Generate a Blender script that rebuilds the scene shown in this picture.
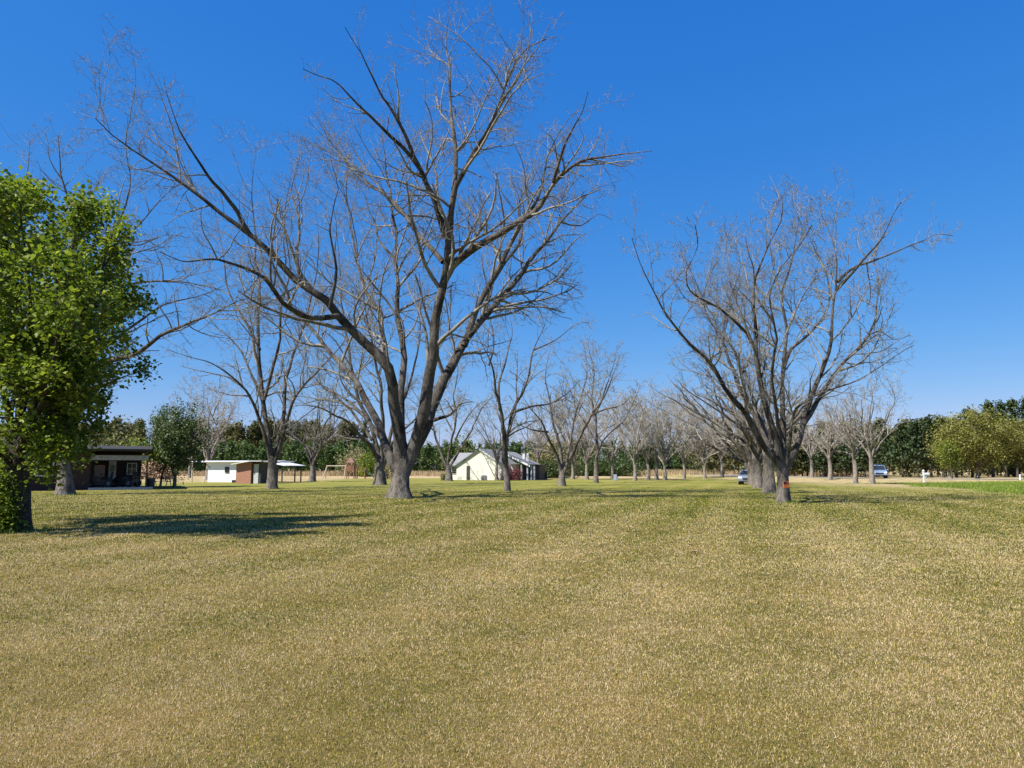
import bpy, math, random
import numpy as np
from mathutils import Vector, Matrix
R = math.radians
random.seed(4)
rng = np.random.default_rng(4)
sc = bpy.context.scene
for o in list(bpy.data.objects): bpy.data.objects.remove(o)
COL = sc.collection

# ------------------------------------------------------------------ camera
F = 740.0; CX = 512.0; CY = 384.0; HZ = 468.0; CH = 1.65
TH = math.atan((HZ - CY) / F)
cam = bpy.data.cameras.new('camera'); co = bpy.data.objects.new('camera', cam); COL.objects.link(co)
co.location = (0, 0, CH); co.rotation_euler = (R(90) + TH, 0, 0)
cam.sensor_width = 36; cam.lens = F * 36 / 1024; cam.clip_start = .1; cam.clip_end = 6000
sc.camera = co
# ------------------------------------------------------------------ light
SUNV = Vector((-.73, -.42, 1.0)).normalized()
ELEV = math.asin(SUNV.z)
w = bpy.data.worlds.new('World'); sc.world = w; w.use_nodes = True
nt = w.node_tree; bg = nt.nodes['Background']
sky = nt.nodes.new('ShaderNodeTexSky'); sky.sky_type = 'NISHITA'; sky.sun_disc = False
sky.sun_elevation = ELEV; sky.sun_rotation = math.atan2(SUNV.x, SUNV.y)
sky.air_density = 1.0; sky.dust_density = 0.25; sky.ozone_density = 2.6; sky.altitude = 300
hs = nt.nodes.new('ShaderNodeHueSaturation'); hs.inputs['Saturation'].default_value = 1.28; hs.inputs['Hue'].default_value = .503
nt.links.new(sky.outputs[0], hs.inputs['Color'])
spc = nt.nodes.new('ShaderNodeSeparateColor'); cmc = nt.nodes.new('ShaderNodeCombineColor'); nt.links.new(hs.outputs[0], spc.inputs[0])
for i_, (a_, p_) in enumerate(((.52, 1.02), (1.15, .63), (2.95, .35))):   # camera-like colour response of the blue sky
    pw_ = nt.nodes.new('ShaderNodeMath'); pw_.operation = 'POWER'; pw_.inputs[1].default_value = p_
    ml_ = nt.nodes.new('ShaderNodeMath'); ml_.operation = 'MULTIPLY'; ml_.inputs[1].default_value = a_
    nt.links.new(spc.outputs[i_], pw_.inputs[0]); nt.links.new(pw_.outputs[0], ml_.inputs[0]); nt.links.new(ml_.outputs[0], cmc.inputs[i_])
nt.links.new(cmc.outputs[0], bg.inputs['Color'])
bg.inputs['Strength'].default_value = 0.0758
sl = bpy.data.lights.new('sun', 'SUN'); sl.energy = 5.0; sl.angle = R(.5); sl.color = (1, .95, .87)
so = bpy.data.objects.new('sun', sl); COL.objects.link(so); so.rotation_euler = SUNV.to_track_quat('Z', 'Y').to_euler()
so.location = (-60, -40, 80)
sc.view_settings.view_transform = 'Standard'; sc.view_settings.look = 'None'
sc.view_settings.exposure = 1.0; sc.view_settings.gamma = 1
sc.render.engine = 'CYCLES'

# ------------------------------------------------------------------ helpers
def px(u, v, Y):
    """pixel (u,v) at world depth Y -> point"""
    a = (u - CX) / F; b = (CY - v) / F
    y = math.cos(TH) - math.sin(TH) * b; z = math.sin(TH) + math.cos(TH) * b
    s = Y / y
    return np.array((a * s, Y, CH + z * s))
def gnd(u, v):
    a = (u - CX) / F; b = (CY - v) / F
    y = math.cos(TH) - math.sin(TH) * b; z = math.sin(TH) + math.cos(TH) * b
    s = -CH / z
    return np.array((a * s, y * s, 0.))
def tag(o, label=None, cat=None, group=None, kind=None):
    if label: o['label'] = label
    if cat: o['category'] = cat
    if group: o['group'] = group
    if kind: o['kind'] = kind
    return o
def thing(name, loc, label, cat, group=None, rz=0):
    o = bpy.data.objects.new(name, None); o.empty_display_size = .3; COL.objects.link(o)
    o.location = tuple(loc); o.rotation_euler = (0, 0, rz)
    return tag(o, label, cat, group)
def mesh_np(name, V, Q, mat, parent=None, T=None, attr=None, smooth=False, sharp=None):
    """V (n,3); Q quads (m,4); T tris (k,3); attr: dict name->per face float"""
    me = bpy.data.meshes.new(name)
    V = np.asarray(V, dtype=np.float32)
    loops = []; starts = []; totals = []; s = 0
    if Q is not None and len(Q):
        Q = np.asarray(Q, dtype=np.int32); loops.append(Q.ravel()); starts.append(np.arange(len(Q)) * 4 + s); totals.append(np.full(len(Q), 4)); s += len(Q) * 4
    if T is not None and len(T):
        T = np.asarray(T, dtype=np.int32); loops.append(T.ravel()); starts.append(np.arange(len(T)) * 3 + s); totals.append(np.full(len(T), 3)); s += len(T) * 3
    loops = np.concatenate(loops).astype(np.int32); starts = np.concatenate(starts).astype(np.int32); totals = np.concatenate(totals).astype(np.int32)
    me.vertices.add(len(V)); me.vertices.foreach_set('co', V.ravel())
    me.loops.add(len(loops)); me.loops.foreach_set('vertex_index', loops)
    me.polygons.add(len(starts)); me.polygons.foreach_set('loop_start', starts)
    if smooth: me.polygons.foreach_set('use_smooth', np.ones(len(starts), dtype=bool))
    if attr:
        for k, (dom, a) in attr.items():
            at = me.attributes.new(k, 'FLOAT', dom); at.data.foreach_set('value', np.asarray(a, dtype=np.float32))
    me.update(calc_edges=True)
    me.materials.append(mat)
    o = bpy.data.objects.new(name, me); COL.objects.link(o)
    if parent: o.parent = parent
    return o
class MB:
    def __init__(s): s.v = []; s.f = []
    def add(s, vs, fs):
        n = len(s.v); s.v += [tuple(map(float, p)) for p in vs]; s.f += [tuple(i + n for i in f) for f in fs]; return s
    def box(s, x0, x1, y0, y1, z0, z1, bev=0, M=None):
        if x0 > x1: x0, x1 = x1, x0
        if y0 > y1: y0, y1 = y1, y0
        if z0 > z1: z0, z1 = z1, z0
        P = [(x0, y0, z0), (x1, y0, z0), (x1, y1, z0), (x0, y1, z0), (x0, y0, z1), (x1, y0, z1), (x1, y1, z1), (x0, y1, z1)]
        if M: P = [tuple(M @ Vector(p)) for p in P]
        return s.add(P, [(3, 2, 1, 0), (4, 5, 6, 7), (0, 1, 5, 4), (1, 2, 6, 5), (2, 3, 7, 6), (3, 0, 4, 7)])
    def prism(s, prof, axis, a, b):
        """prof: 2D outline; axis 'x' -> prof is (y,z); 'y' -> prof is (x,z)"""
        n = len(prof)
        def pt(p, q): return (q, p[0], p[1]) if axis == 'x' else (p[0], q, p[1])
        P = [pt(p, a) for p in prof] + [pt(p, b) for p in prof]
        fs = [tuple(range(n)), tuple(range(2 * n - 1, n - 1, -1))]
        for i in range(n):
            j = (i + 1) % n; fs.append((j, i, i + n, j + n))
        return s.add(P, fs)
    def tube(s, pts, r, k=8):
        pts = [Vector(p) for p in pts]; n = len(pts)
        if not hasattr(r, '__len__'): r = [r] * n
        base = len(s.v)
        for i, p in enumerate(pts):
            t = (pts[min(i + 1, n - 1)] - pts[max(i - 1, 0)]).normalized()
            a = t.cross(Vector((.13, .31, .94)) if abs(t.z) < .9 else Vector((1, 0, 0))).normalized(); b = t.cross(a)
            for j in range(k):
                c = 2 * math.pi * j / k
                s.v.append(tuple(p + (a * math.cos(c) + b * math.sin(c)) * r[i]))
        for i in range(n - 1):
            for j in range(k):
                q = (j + 1) % k
                s.f.append((base + i * k + j, base + i * k + q, base + (i + 1) * k + q, base + (i + 1) * k + j))
        s.f.append(tuple(base + j for j in range(k - 1, -1, -1))); s.f.append(tuple(base + (n - 1) * k + j for j in range(k)))
        return s
    def build(s, name, mat, parent=None, bevel=0, smooth=False):
        me = bpy.data.meshes.new(name); me.from_pydata(s.v, [], s.f); me.materials.append(mat)
        if smooth:
            for p in me.polygons: p.use_smooth = True
        o = bpy.data.objects.new(name, me); COL.objects.link(o)
        if parent: o.parent = parent
        if bevel:
            m = o.modifiers.new('bevel', 'BEVEL'); m.width = bevel; m.segments = 2; m.limit_method = 'ANGLE'
        return o
# ------------------------------------------------------------------ materials
def newmat(name):
    m = bpy.data.materials.new(name); m.use_nodes = True
    n = m.node_tree; return m, n, n.nodes['Principled BSDF']
def ramp(n, stops, src, interp='LINEAR'):
    r = n.nodes.new('ShaderNodeValToRGB'); cr = r.color_ramp; cr.interpolation = interp
    while len(cr.elements) < len(stops): cr.elements.new(.5)
    for e, (p, c) in zip(cr.elements, stops):
        e.position = p; e.color = (*c, 1) if len(c) == 3 else c
    n.links.new(src, r.inputs[0]); return r.outputs[0]
def noise(n, scale, detail=3, vec=None, rough=.55, dist=0):
    t = n.nodes.new('ShaderNodeTexNoise'); t.inputs['Scale'].default_value = scale; t.inputs['Detail'].default_value = detail
    t.inputs['Roughness'].default_value = rough; t.inputs['Distortion'].default_value = dist
    if vec is not None: n.links.new(vec, t.inputs['Vector'])
    return t.outputs['Fac']
def mapping(n, scale=(1, 1, 1), rot=(0, 0, 0), coord='Object'):
    tc = n.nodes.new('ShaderNodeTexCoord'); mp = n.nodes.new('ShaderNodeMapping')
    mp.inputs['Scale'].default_value = scale; mp.inputs['Rotation'].default_value = rot
    n.links.new(tc.outputs[coord], mp.inputs['Vector']); return mp.outputs[0]
def mix(n, a, b, fac, mode='MIX'):
    m = n.nodes.new('ShaderNodeMix'); m.data_type = 'RGBA'; m.blend_type = mode
    for sock, val in ((m.inputs[0], fac), (m.inputs[6], a), (m.inputs[7], b)):
        if hasattr(val, 'is_output'): n.links.new(val, sock)
        elif isinstance(val, (int, float)): sock.default_value = val
        else: sock.default_value = (*val, 1)
    return m.outputs[2]
def math_(n, op, a, b=0, clamp=False):
    m = n.nodes.new('ShaderNodeMath'); m.operation = op; m.use_clamp = clamp
    for sock, val in ((m.inputs[0], a), (m.inputs[1], b)):
        if hasattr(val, 'is_output'): n.links.new(val, sock)
        else: sock.default_value = val
    return m.outputs[0]
def attrn(n, name):
    a = n.nodes.new('ShaderNodeAttribute'); a.attribute_name = name; return a.outputs['Fac']
def bump(n, bs, h, strength=.5, dist=.05):
    b = n.nodes.new('ShaderNodeBump'); b.inputs['Strength'].default_value = strength; b.inputs['Distance'].default_value = dist
    n.links.new(h, b.inputs['Height']); n.links.new(b.outputs[0], bs.inputs['Normal'])
def plain(name, c, rough=.6, metal=0, var=.25, sc_=6, bmp=0):
    m, n, b = newmat(name)
    v = mapping(n); f = noise(n, sc_, 4, v)
    lo = tuple(x * (1 - var) for x in c); hi = tuple(min(1, x * (1 + var)) for x in c)
    n.links.new(ramp(n, [(.3, lo), (.7, hi)], f), b.inputs['Base Color'])
    b.inputs['Roughness'].default_value = rough; b.inputs['Metallic'].default_value = metal
    if bmp: bump(n, b, f, bmp, .02)
    return m
def bark_mat(name, dark, light, lich, scale=1.0, limb=1.0):
    m, n, b = newmat(name)
    v = mapping(n, (9 * scale, 9 * scale, 2.2 * scale)); f = noise(n, 1.8, 7, v, .72, .8)
    c = ramp(n, [(.36, dark), (.48, light), (.70, tuple(x * 1.5 for x in light))], f)
    v2 = mapping(n, (1.1, 1.1, .6)); g = noise(n, 1.3, 4, v2, .6)
    g2 = ramp(n, [(.52, (0, 0, 0)), (.66, (1, 1, 1))], g)
    c = mix(n, c, lich, math_(n, 'MULTIPLY', g2, .55))
    v3 = mapping(n, (2, 2, 1)); g3 = ramp(n, [(.50, (0, 0, 0)), (.60, (1, 1, 1))], noise(n, .9, 4, v3))
    c = mix(n, c, tuple(x * .9 for x in dark), math_(n, 'MULTIPLY', g3, .62))
    if limb < 1:      # upper limbs: mossier bark, plus their shaded side darkened into the colour by height
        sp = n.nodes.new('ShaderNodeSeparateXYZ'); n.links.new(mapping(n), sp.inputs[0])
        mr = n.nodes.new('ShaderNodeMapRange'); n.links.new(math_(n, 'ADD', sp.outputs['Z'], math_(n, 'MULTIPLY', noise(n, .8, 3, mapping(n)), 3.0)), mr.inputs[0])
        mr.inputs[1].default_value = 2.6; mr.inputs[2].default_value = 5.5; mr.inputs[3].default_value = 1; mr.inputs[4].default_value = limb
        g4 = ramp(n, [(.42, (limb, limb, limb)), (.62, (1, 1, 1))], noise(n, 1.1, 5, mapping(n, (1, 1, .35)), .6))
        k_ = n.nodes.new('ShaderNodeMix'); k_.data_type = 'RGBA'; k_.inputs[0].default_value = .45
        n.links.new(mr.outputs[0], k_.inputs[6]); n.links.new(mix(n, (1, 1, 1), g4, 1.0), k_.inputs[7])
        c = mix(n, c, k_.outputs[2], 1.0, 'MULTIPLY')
    n.links.new(c, b.inputs['Base Color']); b.inputs['Roughness'].default_value = .95
    b.inputs['Specular IOR Level'].default_value = .15
    bump(n, b, f, 1.0, .12)
    return m
def leaf_mat(name, stops, transl=.35, rough=.5, nscale=.5, spec=.3):
    m, n, b = newmat(name)
    v = mapping(n); f = noise(n, nscale, 3, v)
    a = attrn(n, 'rnd')
    s = math_(n, 'ADD', math_(n, 'MULTIPLY', a, .65), math_(n, 'MULTIPLY', f, .5))
    c = ramp(n, stops, s)
    n.links.new(c, b.inputs['Base Color']); b.inputs['Roughness'].default_value = rough; b.inputs['Specular IOR Level'].default_value = spec
    t = n.nodes.new('ShaderNodeBsdfTranslucent'); tcol = mix(n, c, (1.0, 1.0, .35), .0)
    g = n.nodes.new('ShaderNodeMixRGB'); g.blend_type = 'MULTIPLY'; g.inputs[0].default_value = 1; g.inputs[2].default_value = (1.3, 1.35, .6, 1)
    n.links.new(c, g.inputs[1]); n.links.new(g.outputs[0], t.inputs[0])
    ms = n.nodes.new('ShaderNodeMixShader'); ms.inputs[0].default_value = transl
    out = n.nodes['Material Output']
    n.links.new(b.outputs[0], ms.inputs[1]); n.links.new(t.outputs[0], ms.inputs[2]); n.links.new(ms.outputs[0], out.inputs[0])
    return m
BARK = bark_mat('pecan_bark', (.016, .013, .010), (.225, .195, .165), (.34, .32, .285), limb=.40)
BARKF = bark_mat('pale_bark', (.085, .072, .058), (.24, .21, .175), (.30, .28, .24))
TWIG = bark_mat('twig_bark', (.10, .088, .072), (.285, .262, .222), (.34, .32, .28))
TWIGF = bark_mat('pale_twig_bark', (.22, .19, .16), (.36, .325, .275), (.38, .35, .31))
BARKD = bark_mat('dark_bark', (.03, .025, .02), (.09, .075, .06), (.14, .13, .11))
LEAF = leaf_mat('spring_leaf', [(.05, (.018, .038, .006)), (.35, (.065, .11, .014)), (.65, (.165, .215, .03)), (1, (.36, .40, .10))], .38, .5, .6, .15)
LEAFD = leaf_mat('evergreen_leaf', [(.1, (.018, .032, .010)), (.6, (.06, .095, .025)), (1, (.15, .19, .06))], .2, .5)
PINEL = leaf_mat('pine_needles', [(.1, (.020, .042, .012)), (.55, (.055, .10, .024)), (1, (.13, .19, .05))], .15, .6, .15)
PINED = leaf_mat('tall_pine_needles', [(.1, (.016, .028, .010)), (.55, (.038, .062, .022)), (1, (.085, .115, .04))], .15, .6, .2)
OAKY = leaf_mat('new_oak_leaf', [(.1, (.075, .08, .015)), (.5, (.155, .155, .035)), (1, (.30, .275, .08))], .3, .6, .35)
OAKG = leaf_mat('chartreuse_leaf', [(.1, (.07, .085, .013)), (.5, (.15, .18, .028)), (1, (.27, .29, .06))], .35, .6, .4)
OAKD = leaf_mat('dull_olive_leaf', [(.1, (.03, .035, .015)), (.5, (.08, .085, .03)), (1, (.17, .16, .06))], .2, .6, .3)
HAZEL = leaf_mat('budding_twig_leaf', [(.1, (.17, .14, .09)), (.5, (.24, .21, .12)), (1, (.33, .30, .16))], .2, .7, .3)
PINK = leaf_mat('azalea_bloom', [(.1, (.10, .03, .03)), (.5, (.20, .05, .07)), (1, (.40, .14, .17))], .25, .6, 2)

# ------------------------------------------------------------------ ground
def sstep(a, b, x): t = np.clip((x - a) / (b - a), 0, 1); return t * t * (3 - 2 * t)
ROADP = np.array([(190, 52), (120, 71), (86, 80), (66, 86), (54, 91.5), (47, 98), (43, 108), (41, 122), (40, 150), (40, 210), (42, 300)], float)
def road_dist(x, y):
    x = np.asarray(x, float); y = np.asarray(y, float); best = np.full(x.shape, 1e9)
    for (x0, y0), (x1, y1) in zip(ROADP[:-1], ROADP[1:]):
        dx, dy = x1 - x0, y1 - y0; t = np.clip(((x - x0) * dx + (y - y0) * dy) / (dx * dx + dy * dy), 0, 1)
        best = np.minimum(best, np.hypot(x - x0 - t * dx, y - y0 - t * dy))
    return best
def hgt(x, y):
    x = np.asarray(x, float); y = np.asarray(y, float)
    h = .02 * np.sin(x * .31 + 1.3 * np.sin(y * .11)) * np.cos(y * .23 + x * .07) + .012 * np.sin(x * .9 + y * .7) * np.sin(y * .8 - x * .3)
    r = np.hypot(x, y); h = h * sstep(4, 12, r)
    d = road_dist(x, y)
    bank = .32 * (1 - sstep(4.5, 12, d)) - .10 * np.exp(-((d - 14) / 2.5) ** 2)
    return h + bank * sstep(20, 50, y)
def verge_mask(x, y):
    # bright green bank at the right: between field edge line and the road
    a = np.array((40.5, 81.)); b = np.array((32.5, 48.5))
    x = np.asarray(x, float); y = np.asarray(y, float)
    wob = .7 * np.sin(y * .35) + .5 * np.sin(y * .9 + 1)
    xe = a[0] + (b[0] - a[0]) * (a[1] - y) / (a[1] - b[1])
    m = sstep(-1.0, 1.2, x - xe - wob) * sstep(.0, 2, 82 + (x - 60) * -.2 - y)
    return np.clip(m, 0, 1)
def axis(dense0, dense1, step, far):
    a = list(np.arange(dense0, dense1 + .01, step)); s = step; lo = dense0; hi = dense1
    L = []; H = []
    while lo > -far: s *= 1.28; lo -= s; L.append(lo)
    s = step
    while hi < far: s *= 1.28; hi += s; H.append(hi)
    return np.array(L[::-1] + a + H)
gx = axis(-60, 90, .75, 2600); gy = axis(-4, 125, .75, 3000)
GX, GY = np.meshgrid(gx, gy); GZ = hgt(GX, GY)
nx, ny = len(gx), len(gy); idx = np.arange(nx * ny).reshape(ny, nx)
Q = np.stack([idx[:-1, :-1], idx[:-1, 1:], idx[1:, 1:], idx[1:, :-1]], -1).reshape(-1, 4)
def lawn_factor(n, vec, near, farv):
    mid = noise(n, .55, 4, vec); big = noise(n, .06, 3, vec); big2 = noise(n, .17, 3, vec)
    sep = n.nodes.new('ShaderNodeSeparateXYZ'); n.links.new(vec, sep.inputs[0])
    yf = n.nodes.new('ShaderNodeMapRange'); yf.interpolation_type = 'SMOOTHSTEP'; n.links.new(sep.outputs['Y'], yf.inputs[0]); yf.inputs[1].default_value = 4; yf.inputs[2].default_value = 30
    yf.inputs[3].default_value = near; yf.inputs[4].default_value = farv
    s = yf.outputs[0]
    for f_, k_ in ((mid, .65), (big, .8), (big2, .55)): s = math_(n, 'ADD', s, math_(n, 'MULTIPLY', math_(n, 'SUBTRACT', f_, .5), k_))
    mv = mapping(n, (1, 1, 1), (0, 0, R(18))); wv = n.nodes.new('ShaderNodeTexWave'); wv.inputs['Scale'].default_value = .115; wv.inputs['Distortion'].default_value = 2.2
    wv.inputs['Detail'].default_value = 2; wv.inputs['Detail Scale'].default_value = .15; n.links.new(mv, wv.inputs['Vector'])
    return math_(n, 'ADD', s, math_(n, 'MULTIPLY', math_(n, 'SUBTRACT', wv.outputs['Fac'], .5), .24))
m, n, b = newmat('lawn_ground')
vec = mapping(n)
big = noise(n, .06, 3, vec); mid = noise(n, .55, 4, vec); fine = noise(n, 30, 6, vec, .75); vf = noise(n, 60, 3, vec, .7)
grn = ramp(n, [(.3, (.06, .085, .012)), (.5, (.17, .175, .028)), (.72, (.33, .29, .07))], fine)
tan = ramp(n, [(.28, (.10, .078, .035)), (.5, (.31, .245, .085)), (.72, (.56, .45, .20))], fine)
s = math_(n, 'ADD', lawn_factor(n, vec, .72, .22), 0, True)
c = mix(n, grn, tan, s)
thn = attrn(n, 'thatch'); c = mix(n, c, mix(n, c, (.62, .50, .44), 1, 'MULTIPLY'), math_(n, 'MULTIPLY', thn, .9))
c = mix(n, c, ramp(n, [(.30, (.62, .70, .66)), (.48, (.95, .97, .95)), (.68, (1.22, 1.12, 1.1))], noise(n, .45, 6, mapping(n, (.6, 1.2, 1)), .68)), .8, 'MULTIPLY')  # streaky shading of the far lawn, multiplied into the ground colour
dryc = ramp(n, [(.3, (.22, .16, .08)), (.6, (.42, .32, .18))], noise(n, 1.2, 4, vec))
c = mix(n, c, dryc, attrn(n, 'dry'))
vg = ramp(n, [(.3, (.11, .15, .02)), (.7, (.19, .25, .035))], noise(n, 2.5, 4, vec))
c = mix(n, c, vg, attrn(n, 'verge'))
n.links.new(c, b.inputs['Base Color']); b.inputs['Roughness'].default_value = .95; b.inputs['Specular IOR Level'].default_value = .1
bump(n, b, math_(n, 'ADD', fine, math_(n, 'MULTIPLY', vf, .6)), .8, .035)
GROUND = m
vm = verge_mask(GX, GY)
nz = np.sin(GX * .13) * 3 + np.sin(GX * .37 + GY * .2) * 1.5
dry = sstep(112, 126, GY + nz) * (GX < 30)
dry = np.maximum(dry, .8 * sstep(84, 94, GY + nz) * (1 - sstep(-28, -22, GX)))
dry = np.maximum(dry, .75 * sstep(60, 80, GY + GX * .5 + nz) * sstep(28, 36, GX) * (1 - vm))
mesh_np('ground', np.stack([GX, GY, GZ], -1).reshape(-1, 3), Q, GROUND, attr={'thatch': ('POINT', (1 - sstep(14, 70, GY)).ravel()), 'verge': ('POINT', vm.ravel()), 'dry': ('POINT', dry.ravel())}, smooth=True)['kind'] = 'structure'
# road
ASPH = plain('asphalt', (.17, .165, .155), .9, 0, .15, 8)
pts = []
for a, b2 in zip(ROADP[:-1], ROADP[1:]):
    for t in np.linspace(0, 1, 12, endpoint=False): pts.append(a + (b2 - a) * t)
pts = np.array(pts); k = np.ones(9) / 9
ps = np.stack([np.convolve(np.pad(pts[:, i], 4, 'edge'), k, 'valid') for i in (0, 1)], -1)
tg = np.gradient(ps, axis=0); tg /= np.linalg.norm(tg, axis=1, keepdims=True); nr = np.stack([-tg[:, 1], tg[:, 0]], -1)
def strip(name, off0, off1, dz, mat):
    A = ps + nr * off0; B = ps + nr * off1
    V = np.concatenate([np.column_stack([A, np.full(len(A), .34 + dz)]), np.column_stack([B, np.full(len(B), .34 + dz)])])
    nn = len(ps); Qs = [(i, i + 1, i + 1 + nn, i + nn) for i in range(nn - 1)]
    o = mesh_np(name, V, Qs, mat); o['kind'] = 'structure'; return o
strip('road', -3.2, 3.2, 0, ASPH)
YEL = plain('road_paint_yellow', (.6, .42, .06), .7); WHT = plain('white_paint', (.8, .8, .78), .5, 0, .06)
strip('centre_line_marking', -.08, .08, .006, YEL)
strip('edge_line_marking', -2.95, -2.83, .006, WHT); strip('edge_line_marking', 2.83, 2.95, .006, WHT)

# ------------------------------------------------------------------ grass
def blades(name, X, Y, H, W, lean, mat, rnd, zoff=0, tri=True):
    N = len(X); a = rng.uniform(0, 2 * np.pi, N); c = np.cos(a); s_ = np.sin(a)
    Z = hgt(X, Y) - .004 + zoff
    la = rng.uniform(0, 2 * np.pi, N); ll = np.abs(rng.normal(0, 1, N)) * lean * H
    ll = np.minimum(ll, H * .94); hz = np.sqrt(H * H - ll * ll)
    V = np.empty((N, 3, 3), np.float32)
    V[:, 0] = np.stack([X - c * W, Y - s_ * W, Z], -1); V[:, 1] = np.stack([X + c * W, Y + s_ * W, Z], -1)
    V[:, 2] = np.stack([X + np.cos(la) * ll, Y + np.sin(la) * ll, Z + hz], -1)
    T = np.arange(N * 3, dtype=np.int32).reshape(-1, 3)
    return mesh_np(name, V.reshape(-1, 3), None, mat, T=T, attr={'rnd': ('FACE', rnd)})
def grass_mat(name, stops, ty=None):
    m, n, b = newmat(name); vec = mapping(n)
    a = attrn(n, 'rnd'); sm = noise(n, 3.5, 3, vec)
    s = math_(n, 'ADD', math_(n, 'MULTIPLY', math_(n, 'SUBTRACT', a, .5), 1.75), math_(n, 'MULTIPLY', math_(n, 'SUBTRACT', sm, .5), 1.15))
    s = math_(n, 'ADD', s, math_(n, 'MULTIPLY', math_(n, 'SUBTRACT', noise(n, 1.3, 5, vec, .65), .5), .8))
    s = math_(n, 'ADD', s, lawn_factor(n, vec, *ty) if ty else .5)
    c = ramp(n, stops, s)
    n.links.new(c, b.inputs['Base Color']); b.inputs['Roughness'].default_value = .75; b.inputs['Specular IOR Level'].default_value = .2
    t = n.nodes.new('ShaderNodeBsdfTranslucent'); n.links.new(c, t.inputs[0])
    ms = n.nodes.new('ShaderNodeMixShader'); ms.inputs[0].default_value = .35
    n.links.new(b.outputs[0], ms.inputs[1]); n.links.new(t.outputs[0], ms.inputs[2]); n.links.new(ms.outputs[0], n.nodes['Material Output'].inputs[0])
    return m
LAWN = grass_mat('lawn_blade', [(.0, (.02, .055, .005)), (.18, (.10, .165, .014)), (.36, (.37, .355, .035)), (.58, (.56, .43, .11)), (.80, (.62, .475, .215)), (1, (.74, .58, .37))], (.66, .20))
NB = 3200000
Y0, Y1 = 3.2, 75.
u = rng.random(NB); YY = Y0 * (Y1 / Y0) ** u            # pdf ~ 1/Y
keep = ((YY > 4.6) | (rng.random(NB) < (YY / 4.6) ** 2)) & (rng.random(NB) > sstep(28, 75, YY)); YY = YY[keep]
side_ = rng.random(len(YY)) < .28          # a thinner margin of blades either side and round the standing point
XX = (rng.random(len(YY)) * 2 - 1) * (.74 * YY + .8)
XX[side_] = (rng.choice((-1, 1), side_.sum())) * (.70 * YY[side_] + .6 + 9 * rng.random(side_.sum()) ** 1.5)
ex = 160000; YY = np.r_[YY, rng.uniform(-2, 3.4, ex)]; XX = np.r_[XX, rng.uniform(-9, 9, ex)]
sc_ = np.clip(YY / 4.6, 1, 8)
# sparse, clumped
H = rng.uniform(.010, .028, len(YY)) * sc_ ** .42; W = rng.uniform(.0012, .0028, len(YY)) * sc_ ** .92
tag(blades('lawn_grass', XX, YY, H, W, 1.5, LAWN, rng.random(len(YY))), 'short mown grass mixing straw and green blades across the field', 'grass', kind='stuff')
DRYB = grass_mat('dry_blade', [(0, (.20, .13, .06)), (.5, (.42, .31, .16)), (1, (.60, .47, .28))])
VERG = grass_mat('verge_blade', [(0, (.08, .12, .014)), (.5, (.17, .235, .03)), (1, (.30, .36, .07))])
N = 60000; X = rng.uniform(-130, 75, N); Y = rng.uniform(150, 196, N)
tag(blades('dry_field_grass', X, Y, rng.uniform(.5, 1.25, N), rng.uniform(.03, .06, N), .35, DRYB, rng.random(N)), 'tall tan dry grass in front of the pine plantation', 'dry grass', kind='stuff')
N = 90000; X = rng.uniform(32, 80, N); Y = rng.uniform(44, 84, N); k = verge_mask(X, Y) > rng.random(N) * .9 + .1; k &= road_dist(X, Y) > 3.6
X = X[k]; Y = Y[k]; N = len(X)
tag(blades('verge_grass', X, Y, rng.uniform(.10, .24, N), rng.uniform(.012, .025, N), .4, VERG, rng.random(N)), 'taller bright green grass on the road verge', 'grass', kind='stuff')

# ------------------------------------------------------------------ tree machinery
def tubes(P, Rr, k):
    """P (N,n,3) Rr (N,n) -> V, Q"""
    N, n_, _ = P.shape
    T = np.gradient(P, axis=1); T /= np.linalg.norm(T, axis=2, keepdims=True) + 1e-9
    ref = np.tile(np.array((.31, .17, .93)), (N, 1)); m = np.abs(T.mean(1) @ np.array((.31, .17, .93))) > .85; ref[m] = (1, .1, 0)
    A = np.cross(T, ref[:, None, :]); A /= np.linalg.norm(A, axis=2, keepdims=True) + 1e-9; B = np.cross(T, A)
    ang = np.arange(k) * 2 * np.pi / k
    V = P[:, :, None, :] + Rr[:, :, None, None] * (A[:, :, None, :] * np.cos(ang)[None, None, :, None] + B[:, :, None, :] * np.sin(ang)[None, None, :, None])
    base = (np.arange(N)[:, None, None] * n_ + np.arange(n_ - 1)[None, :, None]) * k; j = np.arange(k)[None, None, :]; jn = (j + 1) % k
    Q = np.stack([base + j, base + jn, base + k + jn, base + k + j], -1).reshape(-1, 4)
    return V.reshape(-1, 3), Q
class Acc:
    def __init__(s): s.V = []; s.Q = []; s.n = 0
    def add(s, V, Q): s.V.append(V); s.Q.append(Q + s.n); s.n += len(V)
    def build(s, name, mat, parent, smooth=True):
        return mesh_np(name, np.concatenate(s.V), np.concatenate(s.Q), mat, parent, smooth=smooth)
def catmull(pts, step):
    pts = np.asarray(pts, float); P = np.vstack([2 * pts[0] - pts[1], pts, 2 * pts[-1] - pts[-2]]); out = []
    for i in range(1, len(P) - 2):
        d = np.linalg.norm(P[i + 1] - P[i]); k = max(2, int(d / step))
        for t in np.linspace(0, 1, k, endpoint=False):
            a, b_, c, d_ = P[i - 1], P[i], P[i + 1], P[i + 2]
            out.append(.5 * ((2 * b_) + (-a + c) * t + (2 * a - 5 * b_ + 4 * c - d_) * t * t + (-a + 3 * b_ - 3 * c + d_) * t ** 3))
    out.append(P[-2]); return np.array(out)
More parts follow.
